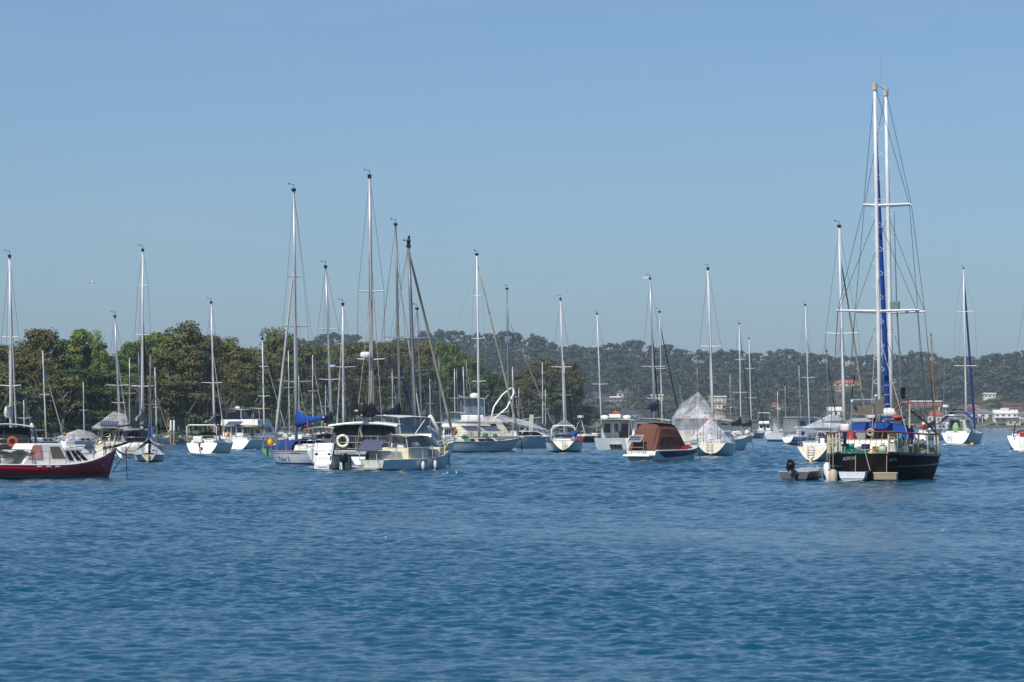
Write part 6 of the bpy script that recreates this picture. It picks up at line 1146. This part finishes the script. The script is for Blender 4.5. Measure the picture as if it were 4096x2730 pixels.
# ------------------------------------------------------------------ motor boats
def cruiser(label, x, psi, L, B, D, fly=True, hard=True, hull=HW, cab=WHITE, fb=None, h1=1.25, h2=0.75, h3=1.35, top=None, clears=False, ref=0.0, wmat=GLASS, aft=0.2, name='motor_cruiser'):
    b = Boat(name, label, 'motor boat', 0, psi, x, ref, D=D); fb = fb or (0.9, 1.0, 1.5)
    b.hull(hull, L=L, B=B, wt=0.88, fb=fb, over=1.1, p=(0.14, 0.14, 0.55), rail=WHITE)
    z0 = fb[1] - 0.05; z1 = z0 + h1
    b.block('deckhouse', L * aft, L * 0.72, B * 0.82, B * 0.62, z0, z1, 0.1, L * 0.16, 0.18, cab, wins=((0.06, 0.34, 0.42, 0.86), (0.4, 0.72, 0.42, 0.86)), wmat=wmat, back=((0.08, 0.36, 0.3, 0.86), (0.42, 0.62, 0.04, 0.88, GREYD), (0.68, 0.92, 0.3, 0.86)), front=((0.08, 0.46, 0.3, 0.85), (0.54, 0.92, 0.3, 0.85)))
    if fly:
        b.block('flybridge', L * (aft - 0.08), L * 0.52, B * 0.74, B * 0.6, z1, z1 + h2, 0.05, 0.5, 0.06, cab)
        if clears: b.block('clear_screen', L * aft, L * 0.46, B * 0.7, B * 0.58, z1 + h2, z1 + h2 + h3 - 0.1, 0.05, 0.25, 0.08, CLEAR, bev=0)
        if hard: b.canopy('hardtop', L * (aft - 0.06), L * 0.48, B * 0.76, z1 + h2 + h3, top or WHITE, 0.12, zb=z1 + h2 - 0.1, pm=WHITE)
    b.rails(n=4, hgt=0.6, lines=1, push=False, t0=0.4); b.p('swim_platform', MB().box((-0.3, 0, 0.3), (0.6, B * 0.8, 0.08)), WHITE2)
    b.zt = z1 + h2 + h3; return b
b = cruiser('white sports flybridge cruiser with dark curved glass behind the black-sprayhood yacht', 905, 24, 10.5, 3.6, 474, wmat=GLASS); b.block('bridge_glass', 2.6, 5.2, 2.6, 2.2, 2.95, 3.85, 0.1, 0.9, 0.3, GLASS); b.p('radar', MB().ell((3.5, 0, 4.45), (0.35, 0.35, 0.14), 12, 6), WHITE, smooth=True)
b = cruiser('white motor cruiser with beige bimini on its flybridge behind the long side-on yacht', 975, 30, 9.5, 3.3, 446, top=BEIGEC); b.canopy('cockpit_awning', -0.2, 1.9, 2.6, 2.35, BEIGEC, 0.1, zb=1.0)
b = cruiser('tall white flybridge cruiser with clear curtains and round radar dome on top', 1882, 8, 11, 3.4, 410, clears=True, h1=1.5, h2=0.9, h3=1.9); b.p('radome', MB().ell((3.2, 0, b.zt + 0.22), (0.55, 0.55, 0.3), 14, 8), WHITE, smooth=True)
boat_net(b, 'bird_net', [(1.5, -1.3, b.zt), (5, -1.1, b.zt), (1.2, -1.9, b.zt + 0.45), (1.5, 1.3, b.zt), (5, 1.1, b.zt), (1.2, 1.7, b.zt + 0.4)], [(0, 1, 2), (3, 4, 5)], NETW)
cruiser('cream cruiser with white domed canopy left of the tall flybridge cruiser', 1800, 12, 9, 3.2, 420, hard=True, h1=1.1, h2=0.6, h3=1.1, clears=True)
b = cruiser('white sport cruiser with dark hull window and round white bow fender, bow right', 3003, 41, 8.5, 2.9, 345, fly=False, ref=8.5, fb=(0.95, 1.0, 1.45), h1=0.75); q = b.h
for sd in (1, -1): b.p('hull_window', MB().panel([q.at_z(0.62, 0.78, sd, 0.012), q.at_z(0.84, 0.98, sd, 0.012), q.at_z(0.86, 1.06, sd, 0.012), q.at_z(0.62, 1.0, sd, 0.012)], 0.006 * sd), GLASS)
b.ball('round white fender on the sport cruiser bow rail', q.edge(0.86, -1, 0.4, 0.0), 0.26, CREAM); b.mooring(dx=0.7); b.canopy('cockpit_cover', 0.6, 4.2, 2.3, 2.6, NAVY, 0.2, zb=1.0); boat_net(b, 'bird_net', [(0.4, -1.3, 2.9), (4.5, -1.3, 2.8), (0.4, 1.3, 2.9), (4.5, 1.2, 2.8), (2, 0, 3.4)], [(0, 1, 4), (2, 4, 3), (0, 4, 2)], NETW)
b = cruiser('pale blue and white motor boat far behind the dark-rigged pair', 3052, 10, 9, 3.4, 860, fly=True, hard=False, h1=1.4, h2=0.6, hull=HBL); b.p('frame_rack', MB().tube([(1, -1.3, 3.2), (1, -1.3, 4.8), (1, 1.3, 4.8), (1, 1.3, 3.2)], 0.05, 5), WHITE); b.p('dark_screen', MB().box((1.2, 0, 3.1), (0.1, 3.0, 0.9)), NAVY)
b = Boat('work_barge', 'boxy white barge-like boat with blue waterline band and canopy', 'motor boat', 1769, 42, 3100, 0.0); b.hull(hullmat('hull_barge', '#c8ccd2', [(0.35, '#1d3a5c')], growth=0.1), L=10, B=3.4, wt=0.95, fb=(1.2, 1.15, 1.4), over=0.6, p=(0.08, 0.08, 0.3)); b.block('cabin', 3.0, 8.0, 2.8, 2.4, 1.1, 3.1, 0.05, 0.5, 0.1, WHITE, wins=((0.1, 0.35, 0.45, 0.85), (0.5, 0.8, 0.45, 0.85)), wmat=GLASSB); b.canopy('flat_canopy', 0.8, 8.4, 3.2, 3.35, WHITE2, 0.05, zb=1.1); b.p('windbreak', MB().sheet([[(1.2 + 0.3 * i, 1.4, 1.1 + 2.1 * j) for j in range(2)] for i in range(5)]), WHITE)
b = cruiser('white cruiser beneath a peaked net tent behind the cream-transom yacht', 3262, 33, 9, 3.1, 332, fly=False, h1=0.9, wmat=GLASSB); b.canopy('awning', 0.4, 4.5, 2.6, 2.55, NETW, 0.3, zb=0.9); boat_net(b, 'bird_net', [(0.2, -1.5, 2.1), (0.2, 1.5, 2.1), (2.4, 0, 3.3), (4.2, 0, 3.0), (6.2, -1.0, 1.9), (6.2, 1.0, 1.9)], [(0, 2, 1), (0, 4, 3, 2), (1, 2, 3, 5)], NETW); b.p('ridge_pole', MB().tube([(0.2, 0.2, 3.0), (6.6, -0.3, 2.0)], 0.07, 6), ALU)
# trawler
b = Boat('trawler', 'pale grey trawler with open aft deck, white roof and orange ring above', 'motor boat', 1800, 7, 2452, 0.0); h = b.hull(hullmat('hull_trawler', '#b9bfc4', [(0.06, '#3b3c32')], growth=0.7, dirt='#7a6a4c', dirt_amt=0.4), GREYP, L=9.5, B=3.75, wt=0.95, fb=(1.12, 1.05, 1.6), p=(0.09, 0.1, 0.45), rail=GREYP)
b.block('wheelhouse', 3.2, 7.2, 3.1, 2.5, 1.0, 2.72, 0.02, 0.9, 0.12, GREYP, wins=((0.1, 0.4, 0.45, 0.85), (0.48, 0.75, 0.45, 0.85)), back=((0.08, 0.28, 0.35, 0.85), (0.36, 0.58, 0.02, 0.92, WHITE2), (0.40, 0.54, 0.35, 0.86), (0.64, 0.92, 0.4, 0.84)))
b.canopy('roof', 0.9, 7.0, 3.4, 2.92, WHITE, 0.08, zb=1.0, th=0.1, pm=WHITE2); b.p('roof_box', MB().box((3.0, 0.15, 3.2), (0.8, 1.1, 0.34)), WHITE2, bev=0.03)
for y in (1.1, -1.05): b.p('life_raft_canister', MB().ell((2.4, y, 3.08), (0.3, 0.42, 0.2), 12, 6), WHITE, smooth=True)
b.p('gas_locker', MB().box((2.9, -0.75, 1.4), (0.5, 1.0, 0.7)), GREYD); b.p('davit', MB().tube([(0.5, 0.2, 1.1), (0.5, 0.1, 2.0), (0.5, -0.4, 1.5), (0.5, -0.5, 1.0)], 0.03, 6), STEEL); b.p('swim_step', MB().box((-0.25, -0.2, 0.55), (0.5, 1.15, 0.06)), CREAM)
for y in (0.2, -0.25, -0.65): b.p('rusty_strut', MB().box((-0.1, y, 0.35), (0.2, 0.08, 0.35)), RUST)
rm = b.p('radar_mast', MB().tube([(3.4, 0.2, 3.3), (3.4, 0.2, 6.4)], [0.06, 0.02], 6).tube([(3.4, 1.0, 4.9), (3.4, -0.7, 4.95)], 0.035, 5), M('mast_rust', '#7d5a48', 0.7)); b.p('radar_bar', MB().box((3.4, 0.2, 5.0), (0.12, 1.1, 0.1)), WHITE, rm)
o = b.hang('lifebuoy', 'orange ring lying on the trawler roof box', 'lifebuoy', (3.0, 0.0, 3.48)); part('ring', MB().torus((0, 0, 0), 0.3, 0.1, (0.2, 0, 1), 20, 8), ORANGE, o, True); part('grab_line', MB().torus((0, 0, 0.05), 0.41, 0.012, (0.2, 0, 1), 20, 4), ROPE, o)
# netted houseboat
b = Boat('houseboat', 'cream houseboat draped in a tall peaked net around a wooden pole', 'houseboat', 0, 6, 2776, 0.0, D=311); b.hull(HCR, L=8, B=3.6, wt=0.95, fb=(0.95, 0.9, 1.1), p=(0.08, 0.08, 0.3)); b.block('cabin', 1.0, 7.0, 3.3, 3.1, 0.9, 2.75, 0.02, 0.2, 0.05, CREAM, back=((0.22, 0.36, 0.4, 0.85, GREYP), (0.5, 0.66, 0.04, 0.9, WHITE2), (0.7, 0.9, 0.4, 0.85, GREYP)))
b.canopy('roof', 0.3, 7.3, 3.6, 2.98, WHITE, 0.06, zb=0.9, th=0.14, pm=WHITE2); b.mast(3.2, (2782, 1470), 2785, 2.95, WOOD, 0.06, (), False, vane=False)
zp = b.z_of(3.2, 0, 1568); boat_net(b, 'bird_net', [(0.2, 1.9, 2.0), (0.2, -1.9, 2.0), (0.2, 1.8, 3.0), (0.2, -1.85, 3.0), (3.2, 0.0, zp), (7.2, 1.8, 2.9), (7.2, -1.8, 2.9), (1.5, 1.2, 4.1), (0.2, 2.05, 0.9), (0.2, -2.0, 0.9)], [(2, 3, 4, 7), (3, 6, 4), (2, 7, 4, 5), (8, 0, 2), (0, 1, 3, 2), (8, 9, 1, 0)], NETT)
boat_net(b, 'bird_net', [(0.4, 1.6, 2.95), (0.4, -1.75, 2.95), (3.0, 0, 4.0), (1.6, 0.6, 3.3), (1.6, -0.7, 3.3)], [(0, 1, 4, 3), (3, 4, 2)], NETW); b.p('red_kayak', MB().ell((0.7, 0.7, 3.05), (0.2, 0.4, 0.08), 10, 5), RED)

# ------------------------------------------------------------------ background yachts: (mast top x, y, foot x, distance, hull, cover, heading, label)
BGL = [(95, 1595, 98, 430, HW, None, 'thin-masted far yacht just right of the leftmost mast'), (518, 1425, 518, 440, HW, NAVY, 'grey-masted far yacht left of the black-jib yacht mast'), (554, 1398, 560, 452, HBL, None, 'far yacht whose mast stands hard left of the tall black-jib mast'),
       (1153, 1395, 1158, 520, HW, None, 'far yacht with grey mast just left of the blue-covered boom'), (1195, 1500, 1197, 570, HW, GREYC, 'short-masted far yacht above the blue boom cover'), (1250, 1415, 1252, 480, HW, NAVY, 'far yacht between the blue boom cover and the bunting yacht'), (1302, 1535, 1303, 605, HBL, None, 'lowest far mast left of the wind generator yacht'),
       (1568, 1470, 1572, 590, HW, None, 'far yacht left of the grey mast with navy boom bag'), (1668, 1235, 1690, 292, HW, NAVY, 'tall grey-white mast yacht right of the thick dark mast'), (1719, 1513, 1722, 610, HW, None, 'small far yacht under the rope-wrapped jib'), (1755, 1415, 1765, 430, HBL, None, 'far yacht mast right of the rope-wrapped jib'),
       (1818, 1470, 1820, 520, HW, None, 'left one of two close far masts by the tall flybridge cruiser'), (1826, 1465, 1834, 545, HBL, BLUE, 'right one of two close far masts by the tall flybridge cruiser'), (1852, 1460, 1862, 505, HW, None, 'far yacht mast above the radar dome, left one'), (1865, 1430, 1870, 570, HW, NAVY, 'far yacht mast above the radar dome, right one'),
       (2050, 1460, 2052, 525, HW, None, 'far yacht mast behind the white loop frame'), (2075, 1545, 2076, 620, HW, None, 'short far mast right of the white loop frame'), (2169, 1443, 2172, 480, HBL, BLUE, 'far yacht with bright blue boom cover left of the heart-transom yacht'), (2181, 1555, 2183, 650, HW, TEAL, 'far yacht with turquoise boom cover'), (2255, 1437, 2266, 430, HW, None, 'far yacht mast close behind the heart-transom yacht mast'),
       (2503, 1548, 2505, 620, HW, None, 'far slim mast right of the trawler radar mast'), (2555, 1535, 2556, 680, HW, GREYC, 'far slim mast left of the navy bundle'), (2630, 1500, 2632, 640, HBL, None, 'far mast just right of the navy bundle'), (2638, 1248, 2650, 400, HW, None, 'tall slim-masted yacht right of the navy bundle catamaran'), (2720, 1532, 2722, 640, HW, None, 'far mast left of the netted houseboat'),
       (3140, 1540, 3144, 560, HW, None, 'far mast rising over the boxy white barge'), (3195, 1455, 3206, 520, HW, BLUE, 'far yacht with blue cover left of the oval-transom yacht mast'), (3307, 1405, 3314, 460, HW, BLACK, 'far yacht with black forestay between the oval-transom and cream-transom masts'), (2920, 1490, 2922, 700, HW, None, 'far mast left of the dark-rigged pair'), (3110, 1560, 3112, 720, HW, None, 'far low mast left of the boxy barge')]
for (xt, yt, xb, D, hl, cv, lb) in BGL:
    Ht = at(xt, yt, D).z; L = max(7.0, min(12, Ht * 0.8)); yacht(lb, xb, 0, random.uniform(12, 30), L, L * 0.31, (xt, yt), hull=hl, D=D - 0.5 * L, boom=L * 0.36, cover=cv, fat=(0.6, 0.3), detail=1, r=0.07, furl=random.choice([SAILW, SAILT, None, BLACK]), frac=0.9, furlr=0.07, spr=((yt + (row(D) - yt) * 0.42, 0.75 * F / D, 0.75 * F / D),), mat=random.choice([ALU, ALUW, ALUD]), name='distant_yacht', group='distant moored yachts')
# small boats of the far marina
for k, (x, D, psi, lb) in enumerate(((3690, 900, 40, 'small white runabout far behind the ketch, nearest the red-roofed house'), (3722, 980, 60, 'far white motor boat left of the wooden mast'), (3772, 1050, 70, 'far white motor boat right of the wooden mast'), (3120, 1000, 60, 'far motor boat between the pale blue boat and the barge'), (3800, 1250, 80, 'farthest white cruiser near the lawn'))): cruiser(lb, x, psi, 7.5, 2.7, D, fly=k % 2 == 0, h1=1.1, name='distant_motor_boat')

# ------------------------------------------------------------------ buoys and birds
def buoy(label, x, y, rpx, mat):
    D = dist(y); r_ = rpx / F * D; p = at(x, y, D); o = thing('mooring_buoy', label, 'buoy', (p.x, D, 0), 0, 'mooring buoys afloat'); part('float', MB().ell((0, 0, r_ * 0.3), r_, 14, 8), mat, o, True); part('ring', MB().torus((0, 0, r_ * 1.35), r_ * 0.25, r_ * 0.07, (1, 0, 0), 10, 5), STEEL, o)
buoy('peach mooring ball afloat below the long side-on yacht', 1020, 1804, 6, M('buoy_peach', '#d8a14e', 0.5)); buoy('yellow mooring ball beside the blue-tarpaulin yacht', 3888, 1781, 8, YELLOW); buoy('white mooring ball right of the yellow one', 3933, 1781, 4, WHITE)
BW = M('bird_white', '#e2e2de', 0.8); BG_ = M('bird_grey', '#8d8f92', 0.8); BP = M('bird_pink_brown', '#b99a8c', 0.8)
def gull(label, x, y, psi, sc=1.0):
    D = dist(y); p = at(x, y, D); o = thing('swimming_gull', label, 'bird', (p.x, D, 0), psi, 'gulls on the water'); o.scale = (sc, sc, sc); part('body', MB().ell((0, 0, 0.06), (0.2, 0.09, 0.09), 12, 8), BG_, o, True); part('neck', MB().tube([(0.13, 0, 0.08), (0.18, 0, 0.2)], [0.045, 0.04], 7).ell((0.2, 0, 0.22), (0.06, 0.045, 0.045), 8, 6), BW, o, True); part('beak', MB().tube([(0.25, 0, 0.22), (0.31, 0, 0.21)], [0.014, 0.004], 5), ORANGE, o); part('tail', MB().tube([(-0.18, 0, 0.08), (-0.3, 0, 0.11)], [0.04, 0.015], 5), BW, o)
gull('gull swimming just right of the cabin boat bow', 1782, 1900, 0.3, 0.55); gull('gull swimming facing away, right of the first gull', 1826, 1898, 1.7, 0.55); buoy('tiny white float adrift in the middle foreground', 1543, 2153, 4, WHITE); buoy('tiny white float adrift at lower right', 3770, 2124, 3, WHITE)
def flyer(label, x, y, D, span, psi, body, wing, droop, name):
    p = at(x, y, D); o = thing(name, label, 'bird', p, psi); part('body', MB().ell((0, 0, 0), (span * 0.2, span * 0.05, span * 0.055), 12, 8).ell((span * 0.21, 0, span * 0.035), (span * 0.06, span * 0.035, span * 0.035), 8, 6), body, o, True); part('beak', MB().tube([(span * 0.25, 0, span * 0.03), (span * 0.36, 0, span * 0.0)], [span * 0.015, span * 0.004], 5), YELLOW, o)
    for sd in (1, -1):
        rings = []
        for i in range(7):
            u = i / 6; yy = sd * span * 0.5 * u; zz = span * (0.10 * sin(u * pi * 0.62) - droop * u ** 2); ch = span * (0.12 * (1 - u) ** 0.5 + 0.02); xo = span * (0.04 - 0.12 * u * u)
            rings.append([Vector((xo + ch * 0.5, yy, zz)), Vector((xo, yy, zz + span * 0.014)), Vector((xo - ch * 0.5, yy, zz)), Vector((xo, yy, zz - span * 0.008))])
        part('wing', MB().loft(rings), wing, o, True)
    part('tail', MB().panel([(-span * 0.17, -span * 0.03, 0), (-span * 0.17, span * 0.03, 0), (-span * 0.27, span * 0.05, 0), (-span * 0.27, -span * 0.05, 0)], 0.01), body, o)
flyer('white gull flying in the open sky at left', 363, 1130, 210, 0.75, 2.6, BW, BW, 0.10, 'flying_gull'); flyer('large pale brown bird with spread wings over the sport cruiser', 2925, 1632, 300, 1.15, R(80), BW, BP, 0.16, 'flying_pelican')
# ------------------------------------------------------------------ haze
m = bpy.data.materials.new('haze_air'); m.use_nodes = True; t = m.node_tree; t.nodes.clear()
pv = N(t, 'ShaderNodeVolumePrincipled'); pv.inputs['Color'].default_value = (0.62, 0.78, 1.0, 1); pv.inputs['Density'].default_value = 0.000095; pv.inputs['Anisotropy'].default_value = 0.0
om = N(t, 'ShaderNodeOutputMaterial'); t.links.new(pv.outputs[0], om.inputs['Volume'])
o = part('haze', MB().box((0, 3300, 52), (62000, 13000, 113)), m); tag(o, 'thin pale blue sea haze', 'haze', kind='stuff')
